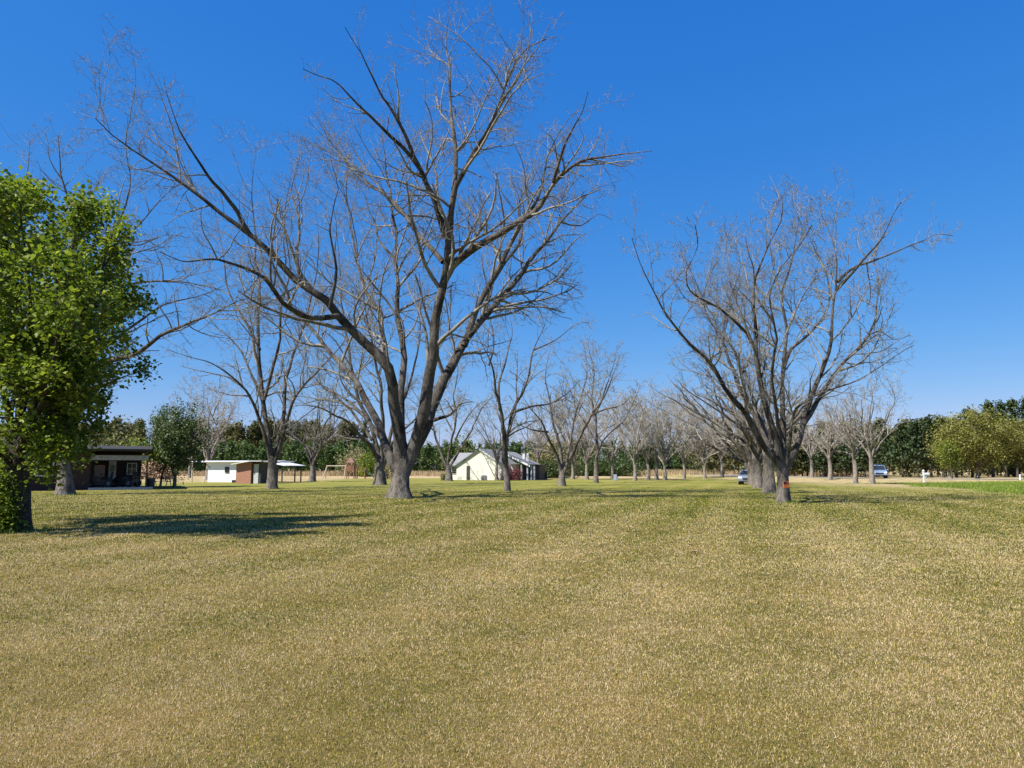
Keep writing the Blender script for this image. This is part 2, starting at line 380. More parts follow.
def resamp(P, n_):
    d = np.r_[0, np.cumsum(np.linalg.norm(np.diff(P, axis=0), axis=1))]; q = np.linspace(0, d[-1], n_)
    return np.stack([np.interp(q, d, P[:, i]) for i in range(3)], -1), d[-1]
def rv(N, r): v = r.normal(size=(N, 3)); return v / np.linalg.norm(v, axis=1, keepdims=True)
def sprout(P, Rr, L, dens, t0, ang, lr, lmm, up, wig, nseg, rk, rmin, r, tip=.35, taper=1.0, outw=None):
    """grow one generation of child branches, all vectorised"""
    N, n_, _ = P.shape
    cnt = np.floor(L * dens * (1 - t0) + r.random(N)).astype(int); cnt = np.minimum(cnt, 60)
    ix = np.repeat(np.arange(N), cnt); M = len(ix)
    if M == 0: return None
    t = t0 + (1 - t0) * r.random(M) ** taper; f = t * (n_ - 1); i0 = np.minimum(f.astype(int), n_ - 2); fr = (f - i0)[:, None]
    p0 = P[ix, i0]; p1 = P[ix, i0 + 1]; pos = p0 + (p1 - p0) * fr; tan = p1 - p0; tan /= np.linalg.norm(tan, axis=1, keepdims=True) + 1e-9
    rp = Rr[ix, i0] * (1 - fr[:, 0]) + Rr[ix, i0 + 1] * fr[:, 0]
    x = np.cross(tan, rv(M, r)); x /= np.linalg.norm(x, axis=1, keepdims=True) + 1e-9
    a = r.uniform(R(ang[0]), R(ang[1]), M)[:, None]
    d = tan * np.cos(a) + x * np.sin(a); d[:, 2] += up; d /= np.linalg.norm(d, axis=1, keepdims=True)
    ln = np.clip(L[ix] * r.uniform(lr[0], lr[1], M) * (1.1 - .6 * t), lmm[0], lmm[1])
    r0 = np.maximum(np.minimum(rp * r.uniform(.45, .8, M), ln * rk), rmin)
    C = np.empty((M, nseg + 1, 3)); C[:, 0] = pos; st = (ln / nseg)[:, None]
    cur = d; drift = rv(M, r) * .35
    for s in range(nseg):
        cur = cur + rv(M, r) * wig + drift * .25; cur[:, 2] += up * .45
        cur = cur / np.linalg.norm(cur, axis=1, keepdims=True)
        C[:, s + 1] = C[:, s] + cur * st
    q = np.linspace(0, 1, nseg + 1)[None]; RR = np.maximum(r0[:, None] * (1 - (1 - tip) * q), rmin * .8)
    return C, RR, ln
def trunk_mesh(acc, P, r0, r1, flare, seed, k=20, cap=True):
    """lumpy trunk with root flare"""
    q = np.linspace(0, 1, len(P)); rad = r0 + (r1 - r0) * q
    if cap:
        u_ = P[-1] - P[-2]; u_ = u_ / np.linalg.norm(u_) * r1
        P = np.vstack([P, P[-1] + u_ * .8, P[-1] + u_ * 1.6, P[-1] + u_ * 2.3]); rad = np.r_[rad, r1 * .74, r1 * .38, r1 * .04]
    n_ = len(P); hz = P[:, 2] - P[0, 2]
    V, Q = tubes(P[None], rad[None], k)
    V = V.reshape(n_, k, 3); a = np.arange(k) * 2 * np.pi / k; rr = np.random.default_rng(seed); p1, p2, p3 = rr.uniform(0, 6, 3)
    g = flare * np.exp(-np.maximum(hz, 0) / (r0 * 1.0))
    lump = 1 + g[:, None] * (1 + .32 * np.sin(5 * a + p1)[None] + .22 * np.sin(3 * a + p2)[None]) + .05 * np.sin(4 * a + p3)[None] + .03 * np.sin(9 * a[None] + hz[:, None] * 3 + p1) + .03 * np.sin(2 * a[None] - hz[:, None] * 1.7 + p2)
    V = P[:, None] + (V - P[:, None]) * lump[:, :, None]
    acc.add(V.reshape(-1, 3), Q)
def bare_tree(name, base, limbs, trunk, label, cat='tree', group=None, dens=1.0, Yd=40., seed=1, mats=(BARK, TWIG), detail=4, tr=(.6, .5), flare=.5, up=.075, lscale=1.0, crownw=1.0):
    """limbs: list of (points (n,3) world, r0).  Builds trunk (with main limbs) and crown (branches, twigs)."""
    r = np.random.default_rng(seed)
    root = thing(name, base, label, cat, group)
    off = np.array(base, float)
    acc = Acc(); tp = catmull(np.array(trunk) - off, .25); tp = tp if len(tp) > 3 else resamp(tp, 6)[0]
    trunk_mesh(acc, tp, tr[0], tr[1] * .66, flare, seed, 22 if Yd < 60 else 12)
    pxm = Yd / F; rmin = max(.007, pxm * .12)
    NP = 26; LP = []; LR = []; LL = []
    t45 = tp[int(len(tp) * .5)]
    for pts, r0 in limbs:
        p = np.array(pts) - off
        if np.linalg.norm(p[0] - tp[-1]) < 1.9 * tr[0] + .6 and p[0][2] > t45[2] + .2:
            p = np.vstack([t45 * .75 + p[0] * np.array((.25, .25, 0)) + np.array((0, 0, t45[2] * .25)), p])
        p = catmull(p, .6); j = np.convolve(r.normal(0, 1, len(p) + 4), np.ones(3) / 3, 'valid')[:len(p)]
        q = np.linspace(0, 1, len(p))[:, None]; amp = min(.22, r0 * .8)
        p = p + np.stack([j, np.roll(j, 3), np.roll(j, 5) * .5], -1) * amp * np.sin(np.pi * np.minimum(q * 1.1, 1)) ** .5
        p, L = resamp(p, NP); q = np.linspace(0, 1, NP)
        LP.append(p); LR.append(np.maximum(r0 * ((1 - q) ** 1.15 * .95 + .05), .016)); LL.append(L)
    LP = np.array(LP); LR = np.array(LR); LL = np.array(LL)
    acc.add(*tubes(LP, LR, 10 if Yd < 60 else 7))
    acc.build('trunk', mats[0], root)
    cr = Acc(); D = dens
    s = lscale
    g1 = sprout(LP, LR, LL, 1.05 * D, .2, (28, 70), (.14, .40), (.8 * s, 5.8 * s), up * 1.5, .20, 8, .020, rmin * 1.6, r, .3, .85)
    cr.add(*tubes(g1[0], g1[1], 5 if Yd < 60 else 4))
    g2 = sprout(*g1, 1.75 * D, .15, (30, 75), (.28, .60), (.5 * s, 2.6 * s), up * .8, .27, 5, .016, rmin * 1.25, r, .35, .8)
    g2b = sprout(LP, LR, LL, 1.3 * D, .35, (30, 80), (.05, .16), (.4 * s, 1.8 * s), up, .25, 5, .014, rmin * 1.2, r, .35, .7)
    g2 = tuple(np.concatenate([a, b_]) for a, b_ in zip(g2, g2b))
    cr.add(*tubes(g2[0], g2[1], 4 if Yd < 50 else 3))
    if detail >= 3:
        g3 = sprout(*g2, 3.2 * D, .1, (30, 75), (.30, .65), (.22 * s, 1.1 * s), up * .5, .33, 4, .014, rmin, r, .5, .8)
        cr.add(*tubes(g3[0], g3[1], 3))
        if detail >= 4:
            g4 = sprout(*g3, 4.2 * D, .1, (25, 60), (.3, .6), (.12 * s, .42 * s), up * .7, .25, 2, .014, rmin * .85, r, .6, .7)
            cr.add(*tubes(g4[0], g4[1], 3))
    cr.build('crown', mats[1], root)
    return root
DK = 1.6
def trace(pts, D, d1, d0=0., pw=1.15):
    dk = DK
    d1 *= dk; d0 *= dk
    """pixel polyline -> 3D; depth runs from D+d0 to D+d1"""
    n_ = len(pts); out = []
    L = np.r_[0, np.cumsum([math.dist(a, b_) for a, b_ in zip(pts[:-1], pts[1:])])]; L /= L[-1]
    for (u_, v_), t in zip(pts, L): out.append(px(u_, v_, D + d0 + (d1 - d0) * t ** pw))
    return out
def traced_tree(name, bu, bv, trunkpx, limbs, label, **kw):
    base = gnd(bu, bv); D = base[1]; base[2] = float(hgt(base[0], base[1]))
    tk = [px(u_, v_, D) for u_, v_ in trunkpx]; tk[0] = base + np.array((0, 0, -.25))
    L = [(trace(p, D, d1, d0), r0) for (p, r0, d1, d0) in limbs]
    return bare_tree(name, base, L, tk, label, Yd=D, **kw)
def vase_tree(name, base, H, S, nl, rt, fork, label, seed=1, lean=(0, 0), fill=1.0, inner=2, **kw):
    """procedural pecan: short trunk, ascending limbs spreading to a rounded vase crown"""
    r = np.random.default_rng(seed + 900); base = np.array(base, float); base[2] = float(hgt(base[0], base[1])) - .05
    top = base + np.array((lean[0] * .2, lean[1] * .2, fork)); tk = [base - np.array((0, 0, .2)), (base + top) / 2 + np.array((r.normal() * .08, 0, 0)), top]
    limbs = []; a0 = r.uniform(0, 6.28)
    for i in range(nl + inner):
        inn = i >= nl
        az = a0 + 2 * math.pi * i / nl + r.normal() * .3 if not inn else r.uniform(0, 6.28)
        reach = S * (r.uniform(.7, 1.05) if not inn else r.uniform(.15, .45)); hh = (H - fork) * (r.uniform(.55, .92) if not inn else r.uniform(.85, 1.02))
        pts = []; ph = r.uniform(0, 6.28); e = r.uniform(.75, 1.2); hp = r.uniform(.7, 1.05); bow = r.normal() * .12
        for t in np.linspace(0, 1, 8):
            rad = reach * t ** e + .02; zz = fork + hh * t ** hp - .3 * (t == 0)
            a_ = az + bow * t * 3 + .13 * math.sin(t * 7 + ph)
            pts.append(base + np.array((math.cos(a_) * rad + lean[0] * t, math.sin(a_) * rad + lean[1] * t, zz)) + r.normal(size=3) * .012 * H * t)
        limbs.append((pts, rt * (r.uniform(.36, .5) if not inn else r.uniform(.34, .44))))
        if r.random() < .85 and not inn:      # a fork part-way out
            j = int(r.integers(2, 5)); p0 = pts[j]; az2 = az + r.choice((-1, 1)) * r.uniform(.5, 1.1); l2 = (1 - j / 7)
            q = [p0 + np.array((math.cos(az2) * reach * .7 * l2 * t, math.sin(az2) * reach * .7 * l2 * t, hh * l2 * 1.05 * t ** .9)) + r.normal(size=3) * .012 * H * t for t in np.linspace(0, 1, 6)]
            limbs.append((q, rt * .24))
    return bare_tree(name, base + np.array((0, 0, .05)), limbs, tk, label, seed=seed, tr=(rt, rt * .85), **kw)
# ------------------------------------------------------------------ hero pecan in the middle
G_MAIN = None
M_L = [
 # tall central leader
 ([(408, 462), (417, 440), (424, 410), (429, 380), (433, 344), (437, 305), (445, 274), (450, 235), (456, 200), (463, 180), (472, 162), (486, 134), (500, 102), (511, 70), (525, 49), (546, 39)], .42, -2.5, 0),
 ([(449, 240), (453, 210), (455, 190), (455, 165), (451, 116), (450, 70), (446, 46), (449, 14), (452, 4)], .19, 1.5, -1.0),
 ([(445, 238), (434, 200), (420, 169), (402, 130), (384, 95), (367, 67), (353, 42), (345, 27)], .19, -3.5, -1),
 ([(420, 169), (404, 148), (391, 137), (370, 116), (339, 84), (321, 77), (303, 69)], .12, -5, -2),
 ([(443, 262), (420, 236), (398, 207), (370, 183), (346, 162), (321, 148), (305, 141)], .16, 3.5, -.5),
 ([(445, 276), (458, 259), (480, 244), (503, 230), (530, 212), (553, 183), (581, 162), (616, 155), (652, 151)], .24, -4, -.8),
 ([(553, 183), (560, 160), (568, 138), (582, 112), (588, 92)], .09, -4.5, -3),
 # right big limb
 ([(406, 464), (418, 441), (427, 424), (435, 401), (444, 381), (454, 362), (472, 329), (495, 303), (515, 283), (530, 262), (546, 240), (560, 222), (578, 205), (592, 190), (606, 185)], .40, 4.5, 0),
 ([(464, 346), (476, 313), (491, 282), (503, 259), (516, 238), (527, 215), (539, 190), (546, 158), (560, 130), (578, 109)], .22, 3.0, 1.2),
 ([(486, 292), (505, 262), (522, 240), (518, 205), (528, 180), (520, 150), (512, 130)], .13, 6, 1.5),
 ([(497, 302), (520, 292), (545, 292), (565, 300), (584, 296)], .09, 6, 2.4),
 ([(428, 421), (440, 418), (450, 414), (462, 404), (475, 402)], .12, -2, .5),
 ([(560, 222), (580, 226), (598, 214), (612, 220)], .07, 5, 4),
 # left arching limb
 ([(399, 460), (398, 428), (396, 406), (391, 384), (380, 362), (362, 337), (339, 317), (320, 298), (300, 281), (271, 254), (244, 230), (217, 210), (190, 190), (162, 169), (135, 152), (112, 135), (95, 118)], .38, -3.0, 0),
 ([(250, 235), (236, 210), (223, 193), (200, 163), (179, 129), (166, 91)], .13, -4.5, -2.2),
 ([(338, 316), (318, 318), (303, 315), (283, 303), (268, 284), (244, 268), (215, 260), (186, 262), (160, 252)], .16, -6.5, -1.2),
 ([(300, 281), (296, 255), (300, 225), (292, 190), (300, 160), (296, 140)], .10, 1, -1.8),
 ([(330, 308), (335, 270), (330, 230), (338, 190), (332, 165)], .10, -3, -1.5),
 # low left limb
 ([(392, 463), (384, 442), (372, 415), (359, 387), (339, 360), (320, 337), (303, 318), (283, 303), (262, 297), (240, 300)], .27, 4.5, 0),
 ([(380, 437), (366, 419), (350, 403), (332, 391), (316, 384), (300, 388)], .14, 6, .4),
 ([(283, 303), (262, 270), (240, 245), (222, 232), (200, 225)], .09, 6, 3.6),
 # upright limb
 ([(404, 462), (404, 419), (402, 376), (401, 337), (398, 298), (396, 259), (394, 216), (391, 186), (384, 150), (380, 120)], .27, 2.8, .2),
 ([(401, 412), (393, 385), (384, 356), (378, 317), (364, 286), (357, 255), (350, 220), (346, 180), (350, 150)], .19, 5.0, .6),
 ([(396, 262), (380, 240), (372, 215), (362, 190), (350, 175)], .09, 6, 2),
]
DK = 2.3
traced_tree('pecan_tree', 400, 498, [(400, 498), (400, 486), (401, 474), (402, 463), (403, 452)], M_L,
            'largest bare pecan in the middle of the lawn, limbs spreading across half the sky', lscale=1.12, seed=11, tr=(.56, .56), flare=.7, group='bare pecan trees', dens=.98)
DK = 1.6
# ------------------------------------------------------------------ pecan at the head of the right-hand row
R_L = [
 ([(780, 470), (775, 460), (750, 425), (723, 382), (700, 352), (668, 316), (655, 293), (641, 266), (632, 238)], .17, -2.5, 0),
 ([(782, 466), (773, 425), (764, 389), (757, 352), (753, 307), (757, 279), (768, 247), (782, 220), (782, 197)], .19, -1.5, 0),
 ([(757, 350), (750, 340), (741, 329), (718, 307), (691, 293), (686, 272), (698, 247), (695, 225)], .09, -3, -.5),
 ([(774, 452), (750, 407), (741, 366), (730, 342), (709, 320), (704, 290), (716, 262), (722, 235)], .13, 3, 0),
 ([(785, 466), (782, 443), (782, 398), (783, 366), (787, 329), (783, 293), (791, 261), (796, 234), (802, 205)], .16, 2.5, .2),
 ([(783, 372), (790, 350), (802, 340), (819, 322), (829, 300), (826, 270), (812, 245), (806, 215)], .09, 4, .8),
 ([(788, 466), (796, 448), (805, 416), (819, 380), (828, 348), (835, 307), (837, 261), (828, 229), (820, 212)], .17, .5, 0),
 ([(836, 290), (855, 270), (868, 252), (882, 238), (893, 215), (901, 202)], .09, -1.5, .3),
 ([(838, 282), (852, 268), (873, 261), (901, 250), (925, 240), (937, 234), (953, 236)], .08, 2, .3),
 ([(803, 425), (819, 398), (846, 361), (864, 339), (876, 316), (879, 279), (874, 255), (884, 235)], .12, 3.5, 0),
 ([(786, 470), (789, 438), (796, 409), (823, 393), (855, 382), (882, 366), (901, 352), (914, 345)], .10, -3.2, 0),
 ([(779, 466), (768, 445), (760, 420), (742, 392), (728, 360), (722, 330), (730, 300), (740, 270), (735, 240)], .13, 5, .2),
 ([(783, 450), (776, 410), (772, 380), (776, 340), (770, 300), (779, 270), (800, 245), (812, 225)], .12, -4, 0),
 ([(864, 339), (880, 330), (894, 340), (910, 335)], .05, 4, 3),
]
traced_tree('pecan_tree', 783, 503, [(783, 503), (783, 490), (783, 478), (783, 462)], R_L,
            'bare pecan heading the right-hand row, small orange sign on its trunk', seed=5, tr=(.33, .31), flare=.35, group='bare pecan trees', dens=1.4, lscale=.85, up=.11)
# ------------------------------------------------------------------ big pecan at far left behind the leafy tree
L2 = [
 ([(66, 466), (60, 440), (66, 400), (80, 370), (105, 362), (133, 352), (160, 337), (185, 325), (205, 317), (240, 300), (262, 296)], .30, -3, 0),
 ([(66, 440), (75, 400), (95, 360), (118, 335), (140, 320), (165, 305), (200, 296), (225, 285)], .24, 2.5, 0),
 ([(66, 440), (70, 380), (85, 320), (110, 290), (140, 283), (170, 281), (200, 285), (222, 290)], .24, -3, 0),
 ([(64, 460), (58, 400), (52, 340), (60, 280), (75, 220), (62, 175), (58, 135)], .38, 0, 0),
 ([(62, 380), (80, 300), (110, 240), (130, 190), (126, 150), (128, 115)], .17, 2, 0),
 ([(78, 310), (100, 260), (140, 225), (160, 200), (190, 175)], .10, -3, 0),
 ([(64, 440), (35, 380), (10, 320), (-20, 270), (-40, 220), (-60, 180)], .30, 0, 0),
 ([(56, 330), (40, 270), (20, 220), (28, 170), (30, 140)], .14, 3, 0),
 ([(110, 242), (140, 245), (165, 235), (190, 238)], .06, 3, 2),
]
traced_tree('pecan_tree', 65, 495, [(65, 495), (65, 480), (63, 466), (66, 452)], L2,
            'bare pecan with pale trunk behind the leafy tree, before the brick house', seed=21, tr=(.50, .44), flare=.42, group='bare pecan trees', dens=1.0)
# ------------------------------------------------------------------ other traced pecans
T5 = [
 ([(271, 462), (262, 430), (252, 405), (240, 385), (215, 365), (190, 357), (168, 350)], .2, -3, 0),
 ([(240, 385), (225, 376), (200, 371), (180, 366)], .08, 2, -1),
 ([(272, 462), (266, 420), (262, 380), (259, 340), (257, 290), (255, 240), (252, 190), (256, 150)], .24, 1, 0),
 ([(274, 462), (285, 430), (292, 405), (305, 385), (325, 362), (345, 340), (350, 310)], .19, -2, 0),
 ([(275, 460), (282, 415), (286, 380), (300, 340), (310, 300), (318, 250), (315, 200)], .19, 3, 0),
 ([(264, 400), (272, 370), (280, 345), (282, 310), (290, 270), (285, 220), (292, 170)], .14, -3, 0),
 ([(260, 350), (245, 320), (228, 290), (222, 250), (215, 210)], .12, 3, .3),
 ([(276, 446), (290, 428), (310, 412), (330, 398)], .10, 4, 0),
 ([(262, 400), (240, 350), (215, 325), (195, 300)], .12, 4, 0),
]
traced_tree('pecan_tree', 272, 489, [(272, 489), (272, 478), (272, 468), (272, 456)], T5,
            'tall bare pecan in front of the small brick shed', seed=31, tr=(.45, .40), flare=.35, group='bare pecan trees', dens=.85)
T7 = [
 ([(379, 464), (370, 445), (352, 425), (330, 412), (305, 405), (285, 408)], .26, -3, 0),
 ([(380, 462), (372, 430), (358, 395), (350, 360), (345, 320), (340, 270), (336, 225)], .26, 2, 0),
 ([(382, 462), (384, 420), (380, 380), (372, 340), (365, 290), (360, 240)], .24, -2, 0),
 ([(384, 462), (392, 430), (404, 400), (415, 365), (420, 320), (415, 270)], .22, 3, 0),
 ([(372, 440), (350, 410), (322, 385), (305, 360), (290, 330)], .17, 4, 0),
 ([(383, 455), (405, 428), (430, 405), (450, 380), (455, 350)], .17, -3, 0),
]
traced_tree('pecan_tree', 380, 485, [(380, 485), (380, 476), (379, 468), (381, 460)], T7,
            'bare pecan directly behind and left of the largest one', seed=41, tr=(.62, .52), flare=.3, group='bare pecan trees', dens=.95)
T9 = [
 ([(448, 470), (440, 450), (434, 430), (425, 412), (416, 395), (405, 378)], .24, 2, 0),
 ([(448, 462), (452, 440), (456, 420), (454, 395), (458, 370), (450, 340)], .2, -2, 0),
 ([(450, 468), (460, 450), (470, 430), (480, 412), (490, 400), (500, 385)], .2, 3, 0),
 ([(455, 440), (466, 420), (478, 405), (500, 395)], .12, -3, 0),
 ([(436, 432), (420, 422), (405, 425), (392, 418)], .1, -3, 1),
 ([(452, 430), (440, 405), (432, 380), (436, 355)], .12, 3, 0),
]
traced_tree('pecan_tree', 449, 481, [(449, 481), (449, 475), (448, 466)], T9,
            'forked bare pecan just left of the cream house', seed=51, tr=(.5, .42), flare=.3, group='bare pecan trees', dens=.9)
T11 = [
 ([(506, 466), (504, 435), (500, 410), (494, 385), (489, 362), (482, 345), (476, 330)], .22, -2, 0),
 ([(506, 462), (509, 435), (513, 410), (522, 395), (528, 375), (533, 350), (545, 325), (548, 300)], .17, 2, 0),
 ([(500, 410), (498, 385), (506, 360), (512, 335), (508, 310)], .12, 3, 0),
 ([(489, 365), (494, 345), (490, 320), (480, 300)], .08, 1, -2),
 ([(512, 413), (530, 407), (550, 404), (568, 392), (580, 380)], .1, -3, 0),
 ([(503, 440), (515, 432), (530, 425), (540, 415)], .08, 3, 0),
 ([(534, 350), (556, 340), (575, 325), (590, 322)], .07, 4, 2),
]
traced_tree('pecan_tree', 507, 491, [(507, 491), (507, 480), (506, 468), (506, 456)], T11,
            'slender bare pecan in front of the cream house', seed=61, tr=(.28, .24), flare=.3, group='bare pecan trees', dens=1.0)
T12 = [
 ([(561, 472), (556, 455), (548, 435), (540, 420), (530, 408), (522, 395)], .22, -2, 0),
 ([(562, 472), (558, 440), (552, 415), (548, 395), (545, 375), (550, 350)], .2, 2, 0),
 ([(564, 472), (572, 455), (582, 435), (592, 415), (602, 400), (612, 380), (620, 355)], .22, -3, 0),
 ([(566, 462), (572, 435), (575, 410), (585, 385), (586, 355), (580, 335)], .16, 3, 0),
 ([(592, 415), (608, 408), (622, 405), (636, 392)], .1, -4, -2),
 ([(548, 432), (532, 430), (516, 424), (505, 425)], .1, -3, -1),
]
traced_tree('pecan_tree', 562, 486, [(562, 486), (562, 480), (562, 470)], T12,
            'low forked bare pecan right of the cream house', seed=71, tr=(.42, .36), flare=.3, group='bare pecan trees', dens=1.05)
T13 = [
 ([(596, 466), (596, 445), (595, 420), (592, 395), (594, 370), (588, 345), (592, 332)], .2, 2, 0),
 ([(596, 462), (602, 442), (612, 430), (624, 420), (634, 402), (640, 385)], .17, -2, 0),
 ([(595, 440), (584, 420), (575, 405), (572, 380), (562, 360)], .13, 3, 0),
 ([(595, 415), (604, 395), (612, 370), (618, 345)], .12, -3, 0),
 ([(602, 444), (615, 446), (626, 452), (636, 448)], .07, -3, -1),
]
traced_tree('pecan_tree', 596, 483, [(596, 483), (596, 476), (596, 462)], T13,
            'straight-trunked bare pecan next right of the low forked one', seed=81, tr=(.32, .28), flare=.3, group='bare pecan trees', dens=1.0)
# ------------------------------------------------------------------ right-hand row behind the first, and the rest
def hpx(v, Y): return CH + (HZ - v) / F * Y
def vt(u, v, vtop, S, nl, rt, fork, label, seed, name='pecan_tree', **kw):
    b_ = gnd(u, v); Y = b_[1]
    kw.setdefault('group', 'bare pecan trees')
    return vase_tree(name, b_, hpx(vtop, Y), S, nl, rt, fork, label, seed, Yd=Y, **kw)
vt(769, 493, 345, 6.0, 6, .42, 3.2, 'second bare pecan of the right-hand row', 101, dens=1.05, detail=4, lean=(-.6, 0), lscale=.9)
vt(759, 488, 362, 8.0, 6, .44, 3.0, 'third bare pecan of the right-hand row', 102, dens=.95, detail=4, lean=(-1.2, 0))
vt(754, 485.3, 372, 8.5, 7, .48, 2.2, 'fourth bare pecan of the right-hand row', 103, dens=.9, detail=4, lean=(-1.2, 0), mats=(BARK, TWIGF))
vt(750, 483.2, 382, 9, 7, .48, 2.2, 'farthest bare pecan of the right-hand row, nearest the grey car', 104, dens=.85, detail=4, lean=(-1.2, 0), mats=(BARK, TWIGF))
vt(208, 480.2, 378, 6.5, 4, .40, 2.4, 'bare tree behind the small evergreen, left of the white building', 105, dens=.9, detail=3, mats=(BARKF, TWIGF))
vt(312, 481.5, 372, 8.0, 6, .42, 2.2, 'bare pecan between the brick shed and the swing set', 106, dens=.9, detail=3)
vt(497, 480.3, 396, 4.5, 5, .26, 2.4, 'small bare tree standing against the cream gable wall', 107, dens=.9, detail=3, mats=(BARKF, TWIGF))
FG = 'pale bare pecans along the far edge of the lawn'
far = [
 (587, 479.6, 388, 6.5, 'pale bare pecan seen between the two pecans right of the cream house'),
 (573, 479.4, 392, 6.0, 'pale bare pecan far behind the low forked pecan'),
 (635, 480.6, 384, 6.0, 'leftmost of the four pale pecans in the far centre gap'),
 (648, 479.8, 392, 5.0, 'second from left of the four pale pecans in the far centre gap'),
 (657, 479.8, 390, 6.5, 'third from left of the four pale pecans in the far centre gap'),
 (665, 480.0, 386, 7.0, 'rightmost of the four pale pecans in the far centre gap'),
 (705, 478.6, 400, 8.0, 'pale bare pecan left of the silver car by the row'),
 (830, 481.2, 400, 6.0, 'pale bare pecan nearest the right-hand row on its right side'),
 (855, 483.6, 392, 4.2, 'slim pale bare pecan left of the blue car'),
 (872.5, 484.2, 374, 5.0, 'pale bare pecan whose trunk overlaps the blue car'),
 (538, 479.0, 398, 6.5, 'pale bare tree at the right end of the cream house'),
 (612, 478.6, 396, 7.0, 'pale bare pecan seen just left of the four in the far centre gap'),
 (684, 478.2, 398, 8.0, 'pale bare pecan just right of the four in the far centre gap'),
 (722, 478.4, 398, 8.0, 'pale bare pecan immediately left of the car beside the row'),
 (812, 479.4, 408, 6.5, 'small pale bare pecan just right of the front row trunk, far off'),
 (190, 478.0, 385, 7.5, 'faint bare tree far behind the small evergreen'),
]
for i, (u_, v_, vt_, S, lb) in enumerate(far):
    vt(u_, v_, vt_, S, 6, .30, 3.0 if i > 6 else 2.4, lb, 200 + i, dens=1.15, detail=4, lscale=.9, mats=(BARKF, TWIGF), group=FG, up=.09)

# ------------------------------------------------------------------ leaves
def leaf_cloud(C, n, spread, size, r, upb=.35, aspect=.75):
    """C (k,3) clump centres -> V, Q, rnd.  n leaves per clump"""
    k = len(C); N = k * n
    P = np.repeat(C, n, 0) + r.normal(size=(N, 3)) * spread
    nrm = rv(N, r); nrm[:, 2] = np.abs(nrm[:, 2]) + upb; nrm /= np.linalg.norm(nrm, axis=1, keepdims=True)
    a = np.cross(nrm, rv(N, r)); a /= np.linalg.norm(a, axis=1, keepdims=True) + 1e-9; b_ = np.cross(nrm, a)
    s = (size * r.uniform(.6, 1.3, N))[:, None]
    # rhombic folded leaf
    V = np.stack([P - a * s * .5, P - b_ * s * aspect * .5 + nrm * s * .12, P + a * s * .5, P + b_ * s * aspect * .5 + nrm * s * .12], 1).reshape(-1, 3)
    return V, np.arange(N * 4).reshape(-1, 4), np.clip(np.repeat(r.random(k), n) * .55 + r.random(N) * .45, 0, 1)
def leafy_tree(name, base, limbs, trunk, label, cat, tr, seed, leafmat, barkm, nleaf, lsize, spread, group=None, up=.1, dens=1., lscale=1., Yd=20):
    r = np.random.default_rng(seed); root = thing(name, base, label, cat, group); off = np.array(base, float)
    acc = Acc(); tp = catmull(np.array(trunk) - off, .3); trunk_mesh(acc, tp, tr[0], tr[1], .25, seed, 14)
    LP = []; LR = []; LL = []
    for pts, r0 in limbs:
        p, L = resamp(catmull(np.array(pts) - off, .4), 20); q = np.linspace(0, 1, 20); LP.append(p); LR.append(r0 * (1 - .85 * q)); LL.append(L)
    LP, LR, LL = map(np.array, (LP, LR, LL)); acc.add(*tubes(LP, LR, 8)); acc.build('trunk', barkm, root)
    cr = Acc(); s = lscale
    g1 = sprout(LP, LR, LL, 2.2 * dens, .18, (30, 75), (.15, .38), (.5 * s, 2.4 * s), up, .15, 6, .02, .01, r)
    g2 = sprout(*g1, 3.0 * dens, .1, (30, 75), (.3, .6), (.3 * s, 1.1 * s), up, .2, 4, .016, .007, r)
    cr.add(*tubes(g1[0], g1[1], 4)); cr.add(*tubes(g2[0], g2[1], 3)); cr.build('branches', barkm, root)
    C = np.concatenate([g2[0][:, 2:].reshape(-1, 3), g1[0][:, 3:].reshape(-1, 3)])
    V, Q, a = leaf_cloud(C, nleaf, spread, lsize, r)
    mesh_np('crown', V, Q, leafmat, root, attr={'rnd': ('FACE', a)})
    return root
b0 = gnd(16, 531); D0 = b0[1]; b0[2] = float(hgt(b0[0], b0[1]))
def P0(u_, v_, d): return px(u_, v_, D0 + d)
